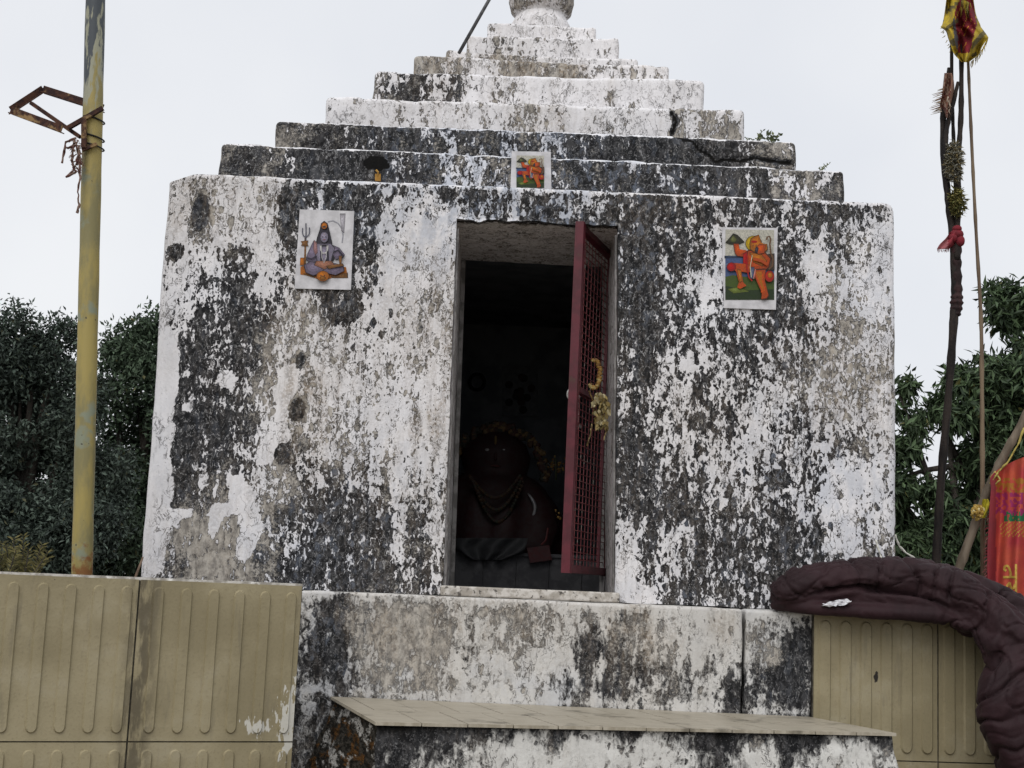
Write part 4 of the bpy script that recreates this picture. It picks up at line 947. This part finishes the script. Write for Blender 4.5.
obj('flag_cloth', b, tint_mat('flag_cloth', rough=.7, vary=.12, scale=45), flag, True)
m_gold = mat_noise('gold_print', (.48,.30,.05), (.60,.40,.09), 60, 3)
b = MB()
def dev(strokes, y0, wd, ht, x_head):
    for s in strokes:
        sp = smooth_path(s, 5); px = [(x_head-v*ht, y0+u*wd) for u, v in sp]
        L_ = st(px, 2.3); n_ = len(px)
        fr_ = [at(x, y, YQ-.10+fd(x, y, 0)-.004) for x, y in L_]
        for i in range(n_-1): b.add([fr_[i], fr_[i+1], fr_[2*n_-2-i], fr_[2*n_-1-i]], [(0,1,2,3)])
JA = [[(.0,0),(.5,0),(1,0)], [(.82,0),(.82,.5),(.82,1)], [(.82,.42),(.6,.42),(.45,.46)], [(.45,.46),(.28,.52),(.12,.66),(.16,.86),(.34,.9),(.42,.74)]]
YA = [[(.0,0),(.5,0),(1,0)], [(.88,0),(.88,.5),(.88,1)], [(.22,.08),(.42,.16),(.46,.32),(.3,.44),(.14,.46)], [(.14,.46),(.3,.66),(.55,.74),(.88,.66)]]
dev(JA, 564, 16, 13, 1016); dev(YA, 580, 18, 13, 1016)
obj('flag_lettering', b, m_gold, flag)
# gold flower tie and yellow ribbon on the slanting cane
b = MB(); GO = [(.42,.27,.05),(.55,.38,.10),(.30,.18,.03),(.65,.55,.28)]
for i in range(70):
    a_ = random.uniform(0, 2*math.pi); rr = 6.5*math.sqrt(random.random()); p = at(978+rr*math.cos(a_), 513+rr*1.15*math.sin(a_), YQ-.13-.04*(1-rr/6.5))
    b.ell(p, (random.uniform(.006,.014),.006,random.uniform(.004,.011)), 6, 4, random.choice(GO), Matrix.Rotation(random.uniform(0,3), 3, 'Y'))
tag(obj('flower_tie', b, m_tin), 'small gold artificial flower tied to the slanting bamboo', 'flower')
b = sheet([(526,983,990),(532,982,990),(540,984,989),(548,981,986),(553,982,984)], 6, lambda px, py, u: .02*math.sin(u*6), lambda px, py, u: (.48,.42,.03), YQ-.13)
b = sheet([(499,983,988),(505,982,990),(511,984,988),(518,981,985)], 6, lambda px, py, u: .02*math.sin(u*6+py*.2), lambda px, py, u: (.52,.45,.03), YQ-.13)
tag(obj('ribbon', b, m_cloth), 'small bright yellow ribbon beside the red flag', 'ribbon')
m_cord = mat_noise('yellow_cord', (.30,.24,.06), (.45,.36,.10), 60)
b = MB(); rope(b, [(1024,428),(1018,445),(1008,462),(1000,470),(994,478),(990,484)], YQ-.13, .006, .8); rope(b, [(990,478),(995,472),(1000,480),(993,486)], YQ-.13, .005, .8)
tag(obj('cord', b, m_cord, None, True), 'yellow cord winding down the slanting bamboo above the red flag', 'cord')
m_white = mat_noise('white_wire', (.55,.54,.48), (.7,.69,.62), 40)
b = MB(); rope(b, [(895,535),(899,546),(906,553),(918,560),(930,566),(938,572)], .18, .0055, .3)
tag(obj('wire', b, m_white, None, True), 'long pale wire running from the shrine corner to the quilt', 'wire')
b = MB(); rope(b, [(876,540),(878,548),(881,557),(882,566)], -.03, .0055, .3)
tag(obj('wire', b, m_white, None, True), 'short pale wire hanging down the shrine wall above the quilt', 'wire')
b = MB(); rope(b, [(928,572),(934,569),(940,566),(943,569)], .05, .009, .2)
tag(obj('hook', b, m_white, None, True), 'white hooked end of wire lying on the dark quilt', 'hook')

# iron rod at the roof, lamp stub, weeds
m_iron = mat_noise('dark_iron', (.05,.05,.055), (.10,.10,.10), 30, 3, rough=.5)
b = MB(); b.tube([at(459, 53, 1.13), at(489, 0, 1.22), at(528, -70, 1.36)], .011, 8)
tag(obj('iron_rod', b, m_iron, None, True), 'thin dark iron rod leaning from the upper roof tier left of the pot finial', 'rod')
m_rust2 = mat_noise('orange_rust', (.30,.15,.03), (.42,.24,.06), 40)
b = MB(); cc_ = at(379, 178, TI[0][2])
b.bar(at(378,174.5,TI[0][2]), at(378,181.5,TI[0][2]), .026, .03); b.tube([at(378,176,.20), at(378,172,.19), at(376,170,.19)], .006, 6)
tag(obj('lamp_stub', b, m_rust2), 'small orange rusty stub under a soot mark on the lowest roof tier', 'lamp stub')

def leafmat(name, c1, c2, scale=1.2, hi=1.9):
    t = NT(name)
    rnd = t.geo.outputs['Random Per Island']; oi = t.noise(t.pos, scale, 3)
    c = t.mix(t.step(oi, .35, .65), c1, c2)
    c = t.mix(t.step(rnd, .45, .75), c, tuple(x*hi for x in c2)); c = t.mix(t.step(rnd, .985, .99), c, (c2[1]*1.5, c2[1]*1.5, c2[2]))
    return t.fin(c, .55, .22)
m_weed = leafmat('weed_leaf', (.045,.06,.03), (.08,.09,.04))
def weed(label, base_, n_, hgt, spr, Lf):
    b = MB()
    for i in range(n_):
        d = Vector((random.uniform(-spr, spr), random.uniform(-.05,.02), hgt*random.uniform(.3,1)))
        mid = base_+d*.5+Vector((0,0,hgt*.15)); tip = base_+d
        b.tube([base_, mid, tip], [.0035,.003,.0015], 5)
        for t in (.45,.6,.75,.9,1.0):
            p = base_+d*t+Vector((0,0,hgt*.12*(1-abs(2*t-1)))); q = Vector((random.uniform(-1,1), random.uniform(-.6,.4), random.uniform(-.5,.7))).normalized()*Lf*random.uniform(.6,1.2)
            s = q.cross(Vector((0,1,.3))).normalized()*Lf*.22
            b.add([p, p+q*.5+s, p+q, p+q*.5-s], [(0,1,2,3)])
    return tag(obj('weed', b, m_weed), label, 'weed', 'weeds on the roof tiers')
t1 = TIERS[1]; t0 = TIERS[0]
wx = lambda px: at(px, 135, t1[2]).x
weed('leafy weed at the right end of the second roof tier', Vector((wx(775), t1[2]+.05, t1[3]-.015)), 5, .075, .10, .035)
weed('thin dry twiggy weed beside the leafy one on the second roof tier', Vector((wx(758), t1[2]+.05, t1[3]-.015)), 5, .09, .06, .018)
weed('tiny weed sprouting on the lowest roof tier', Vector((at(822,165,t0[2]).x, t0[2]+.04, t0[3]-.012)), 4, .04, .04, .012)

# ================================================================== QUILT
m_q = NT('maroon_quilt'); c = m_q.mix(m_q.step(m_q.noise(m_q.pos, 5, 4), .35, .65), (.015,.0055,.0072), (.025,.0092,.0118))
c = m_q.mix(m_q.ma('MULTIPLY', m_q.step(m_q.noise(m_q.pos, 180, 2), .5, .7), .35), c, (.034,.015,.019))
m_q.bump(m_q.noise(m_q.pos, 30, 4, .55, .5), .005, .6); m_quilt = m_q.fin(c, .68, .22)
m_q.b.inputs['Sheen Weight'].default_value = .03; m_q.b.inputs['Sheen Roughness'].default_value = .5
b = MB(); random.seed(3)
def chain(pts, step_=.018, fl=1.0):
    sp = smooth_path(pts, 14)
    for p in sp:
        px, py, r_, Y_ = p; c = at(px, py, Y_); rr = r_*mpp(Y_)
        b.ell(c, (rr, rr*fl, rr), 14, 9)
chain([(783,594,15,-.16),(806,587,21,-.16),(840,582,23,-.16),(880,578,22,-.14),(920,580,21,-.15),(950,590,22,-.18),(975,606,23,-.22),(1000,628,26,-.26),(1022,655,28,-.3),(1045,690,32,-.32),(1070,750,36,-.32),(1085,840,40,-.32)], fl=1.35)
chain([(985,622,16,-.12),(1020,630,20,-.10),(1060,640,24,-.1)]); chain([(776,604,7,-.15),(820,609,7,-.27),(870,612,7,-.28),(920,615,8,-.28),(950,618,9,-.28),(978,628,12,-.3),(996,650,16,-.33),(1006,680,18,-.36)])
chain([(850,568,9,-.08),(890,566,10,-.02),(930,570,11,.0),(965,584,13,.0),(1000,600,15,.02),(1040,618,18,.02),(1080,630,18,.02)], fl=1.6)
chain([(1010,668,22,-.36),(1000,690,21,-.39),(998,712,22,-.4),(1010,738,24,-.39),(1024,765,26,-.38),(1036,810,30,-.38)], fl=1.2)
chain([(1018,690,24,-.38),(1034,725,28,-.41),(1048,775,32,-.4),(1056,830,32,-.4)], fl=1.1); chain([(1000,648,18,-.34),(1030,640,24,-.26),(1060,650,30,-.2)], fl=1.3)
chain([(800,600,12,-.17),(850,597,17,-.18),(900,598,18,-.19),(950,606,18,-.21),(985,627,20,-.26)], fl=1.2)
me = bpy.data.meshes.new('quilt_raw'); me.from_pydata(b.v, [], b.f); me.update()
tmp = bpy.data.objects.new('quilt_raw', me); COL.objects.link(tmp)
rm = tmp.modifiers.new('r', 'REMESH'); rm.mode = 'VOXEL'; rm.voxel_size = .0085
sm = tmp.modifiers.new('s', 'SMOOTH'); sm.iterations = 6; sm.factor = .5
dg = bpy.context.evaluated_depsgraph_get(); ev = tmp.evaluated_get(dg); rme = bpy.data.meshes.new_from_object(ev)
nv = len(rme.vertices); co = np.zeros(nv*3); no = np.zeros(nv*3); rme.vertices.foreach_get('co', co); rme.vertices.foreach_get('normal', no); co = co.reshape(-1,3); no = no.reshape(-1,3)
path = np.array([tuple(at(p[0], p[1], p[3])) for p in smooth_path([(775,595,0,-.17),(815,586,22,-.18),(880,580,25,-.18),(945,597,24,-.2),(995,632,28,-.28),(1025,690,30,-.32),(1040,760,36,-.34),(1045,860,36,-.34)], 20)])
seg = np.r_[0, np.cumsum(np.linalg.norm(np.diff(path, axis=0), axis=1))]
disp = np.zeros(nv)
for i in range(nv):
    p = co[i]; d2 = ((path-p)**2).sum(1); wt_ = np.exp(-(d2-d2.min())/(2*.035**2)); wt_ /= wt_.sum(); s = float(wt_ @ seg); pc_ = wt_ @ path
    nn = mnoise.noise(Vector(p)*6.0); n3 = mnoise.noise(Vector(p)*17.0)
    tz = p[2]-pc_[2]; ty = p[1]-pc_[1]; q_ = tz*.8-ty*.6
    wrap = math.atan2(tz, -ty)
    ph = (s + .10*nn + .34*q_ + .02*math.sin(s*9))/(.13 if s < 1.0 else .17)
    mod = .5+1.0*max(0, .5+mnoise.noise(Vector((s*4, wrap*2, 7.7))))
    seam = max(0, (abs((ph % 1)-.5)*2-.60)/.40)**2.0
    if tz < -.045 and s < .8: seam *= .2
    pk = abs(mnoise.noise(Vector((s*19+q_*9+nn*2, wrap*1.3, 9.1)))); cr = abs(mnoise.noise(Vector((s*3.0, wrap*2.1+nn*1.2, 1.7)))); fi = mnoise.noise(Vector((s*45+q_*20, wrap*3, 3.1)))
    cav = math.exp(-((tz+.040+.02*nn)/.014)**2)*max(0, min(1, (s-.12)/.1))*max(0, min(1, (.95-s)/.2))*(1 if ty < .03 else 0)
    flat = .25 if (tz < -.045 and s < .85) else 1.0
    disp[i] = flat*(-.024*seam*mod*(1.3 if s > 1.0 else 1) + .016*nn + .003*n3 + .0012*fi - .007*max(0, .24-pk)/.24*(.3+.7*mod) - .012*max(0, .08-cr)/.08) - .046*cav
co = co + no*disp[:,None]
fcs = [tuple(p.vertices) for p in rme.polygons]
bpy.data.objects.remove(tmp)
q = obj('quilt', None, m_quilt, None, True, None, co.tolist(), fcs)
tag(q, 'crumpled dark maroon quilt draped over the right tiled parapet', 'quilt')
m_foil = mat_noise('crumpled_wrapper', (.45,.44,.46), (.7,.7,.72), 60, 3, rough=.35)
b = MB(); random.seed(5); c = at(838, 603, -.33)
V = []; nu, nvv = 12, 5
for j in range(nvv):
    for i in range(nu):
        V.append(c+Vector(((i-nu/2)*.012+random.uniform(-.004,.004), random.uniform(-.012,.012)+.01*j, (j-2)*.006*(1-abs(i-6)/9)+random.uniform(-.006,.006)+.0025*(i-6))))
b.add(V, [(j*nu+i, j*nu+i+1, (j+1)*nu+i+1, (j+1)*nu+i) for j in range(nvv-1) for i in range(nu-1)])
tag(obj('wrapper', b, m_foil), 'crumpled white wrapper tucked between the quilt folds', 'wrapper')

# ================================================================== OFFERINGS ON THE GATE
random.seed(9)
b = MB(); GG = [(.32,.18,.04),(.22,.11,.02),(.5,.38,.15),(.13,.06,.015)]
for i in range(46):
    a_ = -1.7+4.0*i/46; px, py = 594+6.5*math.cos(a_)*.9, 374+14*math.sin(a_)
    b.ell(at(px+random.uniform(-1,1), py+random.uniform(-1,1), .12), (.012,.01,.009), 6, 4, random.choice(GG))
for i in range(2): rope(b, [(589,391),(591,396),(593,402)], .1, .003, 1, (.2,.12,.03))
tag(obj('garland', b, m_tin), 'curl of small gold flowers hooked on the red gate', 'garland')
b = MB()
for i in range(150):
    t = random.random(); wd = 12*math.sin(min(1, t*1.3+.12)*math.pi*.8)
    px = 600+random.uniform(-wd, wd)*.75+2*t; py = 392+34*t+random.uniform(-2,2)
    if abs(px-600) > 12: continue
    p = at(px, py, .05+random.uniform(-.03,.03)); r_ = random.uniform(.012,.028)
    d = Vector((random.uniform(-.6,.6), random.uniform(-.4,.4), -1)).normalized()*r_; s = d.cross(Vector((random.uniform(-1,1),1,0))).normalized()*r_*.5
    b.add([p, p+d*.5+s, p+d*1.4, p+d*.5-s], [(0,1,2,3)], random.choice([(.22,.16,.05),(.32,.24,.09),(.13,.09,.025),(.26,.22,.11),(.45,.38,.22)]))
for k in range(4): rope(b, [(592,424),(590,436),(587,446)] if k < 2 else [(605,422),(606,432),(604,440)], .05, .003, 1, random.choice([(.3,.22,.1),(.12,.08,.03)]))
tag(obj('offering_bunch', b, m_tin), 'dried yellow offering bunch tied to the latch of the red gate', 'offering')

# ================================================================== INSIDE THE CHAMBER
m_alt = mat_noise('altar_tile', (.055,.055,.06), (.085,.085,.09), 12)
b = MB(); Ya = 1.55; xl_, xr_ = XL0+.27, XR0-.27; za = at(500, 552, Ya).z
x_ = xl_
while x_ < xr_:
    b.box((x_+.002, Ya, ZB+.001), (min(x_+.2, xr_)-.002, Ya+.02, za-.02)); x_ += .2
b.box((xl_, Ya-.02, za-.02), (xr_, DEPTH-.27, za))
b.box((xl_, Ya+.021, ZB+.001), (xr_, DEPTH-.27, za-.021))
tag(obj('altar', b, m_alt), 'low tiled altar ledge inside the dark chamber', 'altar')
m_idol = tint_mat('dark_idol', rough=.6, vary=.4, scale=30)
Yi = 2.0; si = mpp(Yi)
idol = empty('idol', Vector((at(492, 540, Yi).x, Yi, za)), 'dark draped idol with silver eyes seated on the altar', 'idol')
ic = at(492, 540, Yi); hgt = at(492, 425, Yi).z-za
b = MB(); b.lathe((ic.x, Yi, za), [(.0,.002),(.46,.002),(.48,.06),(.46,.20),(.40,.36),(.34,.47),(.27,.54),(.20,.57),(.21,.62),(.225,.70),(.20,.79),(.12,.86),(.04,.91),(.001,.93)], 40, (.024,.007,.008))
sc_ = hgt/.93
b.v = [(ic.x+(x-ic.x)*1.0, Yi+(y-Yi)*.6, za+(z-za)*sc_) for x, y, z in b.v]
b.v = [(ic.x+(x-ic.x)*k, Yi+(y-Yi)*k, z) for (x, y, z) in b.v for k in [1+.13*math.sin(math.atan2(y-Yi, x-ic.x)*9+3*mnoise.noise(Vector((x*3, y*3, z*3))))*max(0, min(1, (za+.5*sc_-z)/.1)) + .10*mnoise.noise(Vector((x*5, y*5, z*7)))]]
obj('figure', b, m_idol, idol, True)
b = MB(); random.seed(8)
for q_ in range(3):
    for i in range(34):
        t = i/33; px = 470+50*t+q_*1.5; py = 476+(22+9*q_)*math.sin(math.pi*t)+q_*3
        b.ell(at(px, py, Yi-.30), (.013,.012,.012), 6, 4, random.choice([(.05,.026,.01),(.035,.014,.008),(.02,.02,.012)]))
obj('garland', b, m_idol, idol)
for nm_, py_, r_3, c_3 in (('nose', 457, (.012,.016,.03), (.04,.016,.016)), ('mouth', 466, (.03,.01,.008), (.09,.02,.02)), ('forehead_mark', 440, (.01,.008,.03), (.12,.08,.025))):
    b = MB(); b.ell(at(495.5, py_, Yi-.135), r_3, 10, 8, c_3); obj(nm_, b, m_idol, idol)
m_sil = mat_noise('silver_eye', (.20,.20,.21), (.30,.30,.31), 40, metal=.3, rough=.4)
for px in (488, 503): b = MB(); b.ell(at(px, 450, Yi-.12), (.022,.012,.013), 12, 8); obj('eye', b, m_sil, idol, True)
b = MB(); random.seed(2)
for i in range(160):
    a_ = math.pi*random.random(); rr = random.uniform(.9,1.05)
    p = at(497+50*math.cos(a_)*rr, 480-54*math.sin(a_)*rr, Yi-.05); b.ell(p, (.02,.015,.02), 6, 4, random.choice([(.06,.028,.012),(.045,.014,.01),(.02,.02,.014),(.14,.09,.035)]))
obj('flower_arch', b, m_idol, idol)
b = MB(); b.tube([at(526+9*math.sin(t), 505-10+26*t/2.4-4, Yi-.2) for t in np.linspace(.2,2.6,10)], [.004+.009*math.sin(math.pi*i/9) for i in range(10)], 8)
tag(obj('horn', b, m_sil, None, True), 'pale curved horn standing beside the idol', 'horn')
b = MB(); b.tube([at(552,530,Yi-.1), at(552,516,Yi-.1), at(551,506,Yi-.1)], .006, 6, (.04,.05,.02))
for i in range(50): p = at(552+random.gauss(0,5), 516+random.gauss(0,5), Yi-.1); b.ell(p, (.008,.006,.008), 6, 4, random.choice([(.5,.3,.08),(.3,.16,.03),(.1,.06,.02)]))
tag(obj('flower_sprig', b, m_tin), 'small sprig of gold flowers in the dark chamber by the gate', 'flowers')
b = MB(); b.tube([at(556,480,Yi-.1), at(556,466,Yi-.1), at(555,458,Yi-.1)], .006, 6, (.04,.05,.02))
for i in range(40): p = at(556+random.gauss(0,5), 466+random.gauss(0,4), Yi-.1); b.ell(p, (.007,.006,.007), 6, 4, random.choice([(.3,.2,.06),(.2,.1,.03),(.06,.04,.02)]))
tag(obj('flower_sprig', b, m_tin), 'upper dim gold flowers right of the idol shoulder', 'flowers')
b = MB(); rb = [(527,548),(549,545),(552,560),(530,563)]
pa_ = [at(x, y, Ya-.05) for x, y in rb]; b.add(pa_+[p+Vector((0,.12,0)) for p in pa_], [(3,2,1,0),(0,1,5,4),(1,2,6,5),(2,3,7,6),(3,0,4,7)], (.05,.008,.010))
for z_ in (0,): b.tube([at(541,545,Ya), at(546,540,Ya), at(548,528,Ya+.02)], .006, 6, (.1,.02,.02))
tag(obj('red_cloth', b, m_idol), 'folded dark red cloth on the altar edge', 'cloth')
b = MB(); random.seed(4)
sc2 = sheet([(538,448,528),(546,450,526),(553,462,522),(560,474,506)], 20, lambda px, py, u: .03*math.sin(u*15+py*.2), lambda px, py, u: (.035,.037,.04), Ya-.05)
tag(obj('altar_cloth', sc2, m_idol, None, True), 'grey cloth hanging over the front of the altar', 'cloth')
Yw = DEPTH-.26
m_fr = mat_noise('dim_ring', (.10,.10,.11), (.16,.16,.17), 30)
b = MB(); cr = at(477, 382, Yw-.02); b.tube([cr+Vector((.055*math.cos(a), 0, .06*math.sin(a))) for a in np.linspace(0, 2*math.pi, 25)], .013, 8)
tag(obj('wall_ring', b, m_in if False else mat_noise('black_ring', (.006,.006,.007), (.012,.012,.012), 30), None, True), 'dark ring hanging on the back wall of the chamber', 'ring')
b = MB(); cs = [at(x, y, Yw-.012) for x, y in ((502,366),(538,366),(538,416),(502,416))]
b.add(cs+[p+Vector((0,.01,0)) for p in cs], [(3,2,1,0),(0,1,5,4),(1,2,6,5),(2,3,7,6),(3,0,4,7)], (.13,.14,.155))
for i in range(14): p = at(520+random.gauss(0,6), 392+random.gauss(0,8), Yw-.022); b.ell(p, (.03,.006,.03), 8, 5, random.choice([(.012,.010,.010),(.03,.012,.010),(.018,.014,.012)]))
tag(obj('wall_picture', b, m_idol), 'dim picture on the back wall of the chamber', 'picture')
b = MB(); cs = [at(x, y, Yw-.012) for x, y in ((525,292),(556,292),(556,322),(525,322))]
b.add(cs+[p+Vector((0,.01,0)) for p in cs], [(3,2,1,0),(0,1,5,4),(1,2,6,5),(2,3,7,6),(3,0,4,7)], (.02,.018,.02))
for i in range(6): p = at(540+random.gauss(0,5), 310+random.gauss(0,3), Yw-.02); b.ell(p, (.012,.005,.01), 8, 5, (.16,.10,.05))
tag(obj('wall_picture', b, m_idol), 'dim picture with gold glints high on the back wall', 'picture')

# ================================================================== TREES
m_bark = mat_noise('bark', (.03,.026,.022), (.07,.06,.05), 12, 5, stretch=(1,1,.3), bump=.02)
def leaves(centers, sizes, n_per, L0, W0, droop, r_):
    """numpy leaf clumps: rosettes of folded leaves round each centre"""
    C = np.repeat(centers, n_per, 0); S = np.repeat(sizes, n_per); n_ = len(C)
    C = C + np.clip(r_.normal(0, 1, (n_,3)), -1.5, 1.5)*S[:,None]
    D = r_.normal(0, 1, (n_,3)); D[:,2] -= droop; D /= np.linalg.norm(D, axis=1, keepdims=True)
    N_ = r_.normal(0, 1, (n_,3)); N_[:,2] += .8; Sd = np.cross(D, N_); Sd /= np.linalg.norm(Sd, axis=1, keepdims=True)+1e-9
    U_ = np.cross(Sd, D)
    L_ = L0*r_.uniform(.6, 1.25, n_)[:,None]; Wd = W0*r_.uniform(.7, 1.2, n_)[:,None]
    a = C; b_ = C+D*L_*.45+Sd*Wd*.5+U_*Wd*.12; c_ = C+D*L_-U_*L_*.12; d_ = C+D*L_*.45-Sd*Wd*.5+U_*Wd*.12
    V = np.stack([a, b_, c_, d_], 1).reshape(-1,3)
    F_ = np.arange(n_*4).reshape(-1,4)
    return V, F_
def crown_centers(lobes, n_, r_, shell=.55):
    out_ = []; vol = np.array([l[3]*l[4]*l[5] for l in lobes])**.67; vol /= vol.sum()
    for l, k in zip(lobes, (vol*n_).astype(int)):
        d = r_.normal(0, 1, (k,3)); d /= np.linalg.norm(d, axis=1, keepdims=True)
        rr = r_.uniform(shell, 1.06, k)**.6
        bumps = np.array([1+.22*mnoise.noise(Vector(x)*2.3+Vector(l[:3])) for x in d])
        out_.append(np.array(l[:3])+d*(rr*bumps)[:,None]*np.array(l[3:6]))
    return np.concatenate(out_)
def tree(name, label, base_, lobes, n_cl, n_per, csize, L0, W0, droop, mat, trunk_r, seed, limbs=(), group=None, shell=.5):
    r_ = np.random.default_rng(seed); e = empty(name, base_, label, 'tree', group)
    sub = []
    for l in lobes:
        k = 7 if l[3] > .25 else 3
        for _ in range(k):
            d = r_.normal(0, 1, 3); d /= np.linalg.norm(d); q = r_.uniform(.32, .55)
            sub.append((l[0]+d[0]*l[3]*.72, l[1]+d[1]*l[4]*.72, l[2]+d[2]*l[5]*.72, l[3]*q, l[4]*q, l[5]*q*.8))
    C = crown_centers(sub, n_cl, r_, shell); V, F_ = leaves(C, r_.uniform(.6, 1.3, len(C))*csize, n_per, L0, W0, droop, r_)
    obj('crown', None, mat, e, False, None, V.tolist(), F_.tolist())
    b = MB(); base_ = Vector(base_); tops = [Vector(l[:3]) for l in lobes]
    zc_ = min(t.z for t in tops); fork = Vector((base_.x, base_.y, base_.z+max(.8, (zc_-base_.z)*.6)))
    b.tube([base_, base_.lerp(fork, .5)+Vector((.05,.03,0)), fork], [trunk_r*1.25, trunk_r, trunk_r*.85], 10)
    for t in tops:
        mid = fork.lerp(t, .5)+Vector((random.uniform(-.1,.1), 0, .12)); b.tube([fork, mid, t], [trunk_r*.5, trunk_r*.3, trunk_r*.1], 7)
    for l in limbs: b.tube([Vector(p) for p in l[0]], l[1], 7)
    obj('trunk', b, m_bark, e, True)
    return e
def lobe(px, py, rx, ry, Y_, ryd=None):
    c = at(px, py, Y_); s = mpp(Y_); return (c.x, c.y, c.z, rx*s, (ryd or rx)*s, ry*s)
m_lfA = leafmat('dark_bluish_leaf', (.026,.036,.030), (.040,.053,.042), 1.0, 2.3)
m_lfB = leafmat('deep_green_leaf', (.024,.038,.026), (.038,.056,.034), 1.0, 2.2)
m_lfC = leafmat('mango_leaf', (.024,.040,.021), (.042,.064,.031), 1.5, 2.1)
GRP = 'trees beyond the parapet'
Y1 = 7.0
bx_ = at(10, 590, Y1)
tree('broadleaf_tree', 'dense dark tree left of the shrine, behind and left of the yellow pole', (bx_.x, Y1, 0),
     [lobe(20,400,75,85,Y1), lobe(58,350,28,46,Y1), lobe(10,350,40,45,Y1), lobe(-50,420,90,110,Y1), lobe(40,500,85,100,Y1), lobe(-30,560,110,110,Y1), lobe(75,420,32,60,Y1), lobe(60,600,90,80,Y1), lobe(62,325,13,22,Y1), lobe(36,335,16,24,Y1), lobe(35,490,50,60,Y1), lobe(20,540,70,60,Y1), lobe(70,520,50,70,Y1)],
     5200, 26, .07, .062, .028, .3, m_lfA, .14, 21, group=GRP, shell=.45)
Y2 = 9.5; bx_ = at(150, 590, Y2)
tree('broadleaf_tree', 'lower dark green tree between the yellow pole and the shrine', (bx_.x, Y2, 0),
     [lobe(135,380,45,55,Y2), lobe(170,370,50,60,Y2), lobe(120,450,60,85,Y2), lobe(180,460,70,100,Y2), lobe(110,540,70,90,Y2), lobe(160,580,80,90,Y2), lobe(215,420,60,90,Y2), lobe(148,336,22,18,Y2), lobe(112,352,16,18,Y2), lobe(110,470,45,60,Y2), lobe(130,520,60,60,Y2), lobe(40,520,70,70,Y2), lobe(20,580,80,60,Y2)],
     4600, 26, .08, .075, .034, .3, m_lfB, .15, 22, group=GRP, shell=.45)
Y3 = 5.5; bx_ = at(985, 590, Y3)
LB = lambda pts, r: ([at(x, y, Y3) for x, y in pts], r)
tree('mango_tree', 'long leaved green tree right of the shrine, behind the dark staffs', (bx_.x, Y3, 0),
     [lobe(1018,308,34,30,Y3), lobe(1050,330,50,50,Y3), lobe(985,375,42,26,Y3), lobe(1035,385,55,36,Y3), lobe(945,405,26,32,Y3), lobe(980,425,50,36,Y3), lobe(1040,445,50,45,Y3), lobe(905,425,22,28,Y3), lobe(895,490,34,42,Y3), lobe(960,530,48,40,Y3), lobe(1010,530,55,55,Y3), lobe(905,560,50,50,Y3), lobe(960,590,70,45,Y3), lobe(1060,560,60,60,Y3), lobe(1000,470,45,24,Y3), lobe(905,455,24,36,Y3), lobe(918,520,40,40,Y3), lobe(900,395,14,20,Y3), lobe(975,500,40,36,Y3), lobe(930,560,50,40,Y3)],
     5400, 13, .05, .12, .034, .75, m_lfC, .13, 23,
     limbs=[LB([(985,640),(975,540),(985,480),(960,465),(925,470),(895,480)], [.09,.07,.05,.035,.022,.012]), LB([(985,480),(1000,420),(1015,350),(1020,310)], [.05,.035,.022,.01]), LB([(960,465),(945,430),(940,405)], [.03,.02,.01])], group=GRP, shell=.25)
Y4 = 13.0; bx_ = at(960, 590, Y4)
tree('broadleaf_tree', 'dark tree low in the background behind the mango tree', (bx_.x, Y4, 0),
     [lobe(940,600,60,60,Y4), lobe(1010,540,55,70,Y4), lobe(1060,520,60,90,Y4), lobe(890,600,50,60,Y4)],
     1500, 22, .11, .12, .05, .4, m_lfB, .16, 24, group=GRP)
# yellowish shrub peeping over the left wall, dry stalk by the shrine foot
m_shr = leafmat('yellow_green_leaf', (.05,.05,.018), (.085,.075,.028), 3)
e = empty('shrub', (at(12, 575, -.5).x, -.55, 0), 'yellowish feathery shrub peeping over the left parapet', 'shrub')
b = MB(); bl_ = MB(); random.seed(12)
for i in range(26):
    px0 = random.uniform(-15, 30); tip = (px0+random.uniform(-14,24), random.uniform(535,566)); Y_ = random.uniform(-.75,-.45)
    p0 = at(px0, 640, Y_); p0.z = 0; p1 = at(px0, 585, Y_); p2 = at(*tip, Y_)
    b.tube([p0, p1, p2], [.006,.004,.0015], 5)
    for t in np.linspace(0, 1, 22):
        p = p1.lerp(p2, t)
        for s_ in (-1, 1):
            d = Vector((s_*random.uniform(.4,1), random.uniform(-.5,.5), random.uniform(.1,.8))).normalized()*random.uniform(.02,.04); s = d.cross(Vector((0,1,0))).normalized()*.0035
            bl_.add([p, p+d*.5+s, p+d, p+d*.5-s], [(0,1,2,3)])
obj('stems', b, m_bark, e); obj('foliage', bl_, m_shr, e)
b = MB(); p = at(131, 592, -.2); p.z = 0; b.tube([p, at(131,590,-.2), at(137,573,-.2), at(143,557,-.2)], [.008,.008,.007,.005], 6)
tag(obj('dry_stalk', b, mat_noise('dry_stalk', (.12,.08,.06), (.2,.14,.1), 30), None, True), 'thin dry brown stalk leaning at the left foot of the shrine', 'stalk')
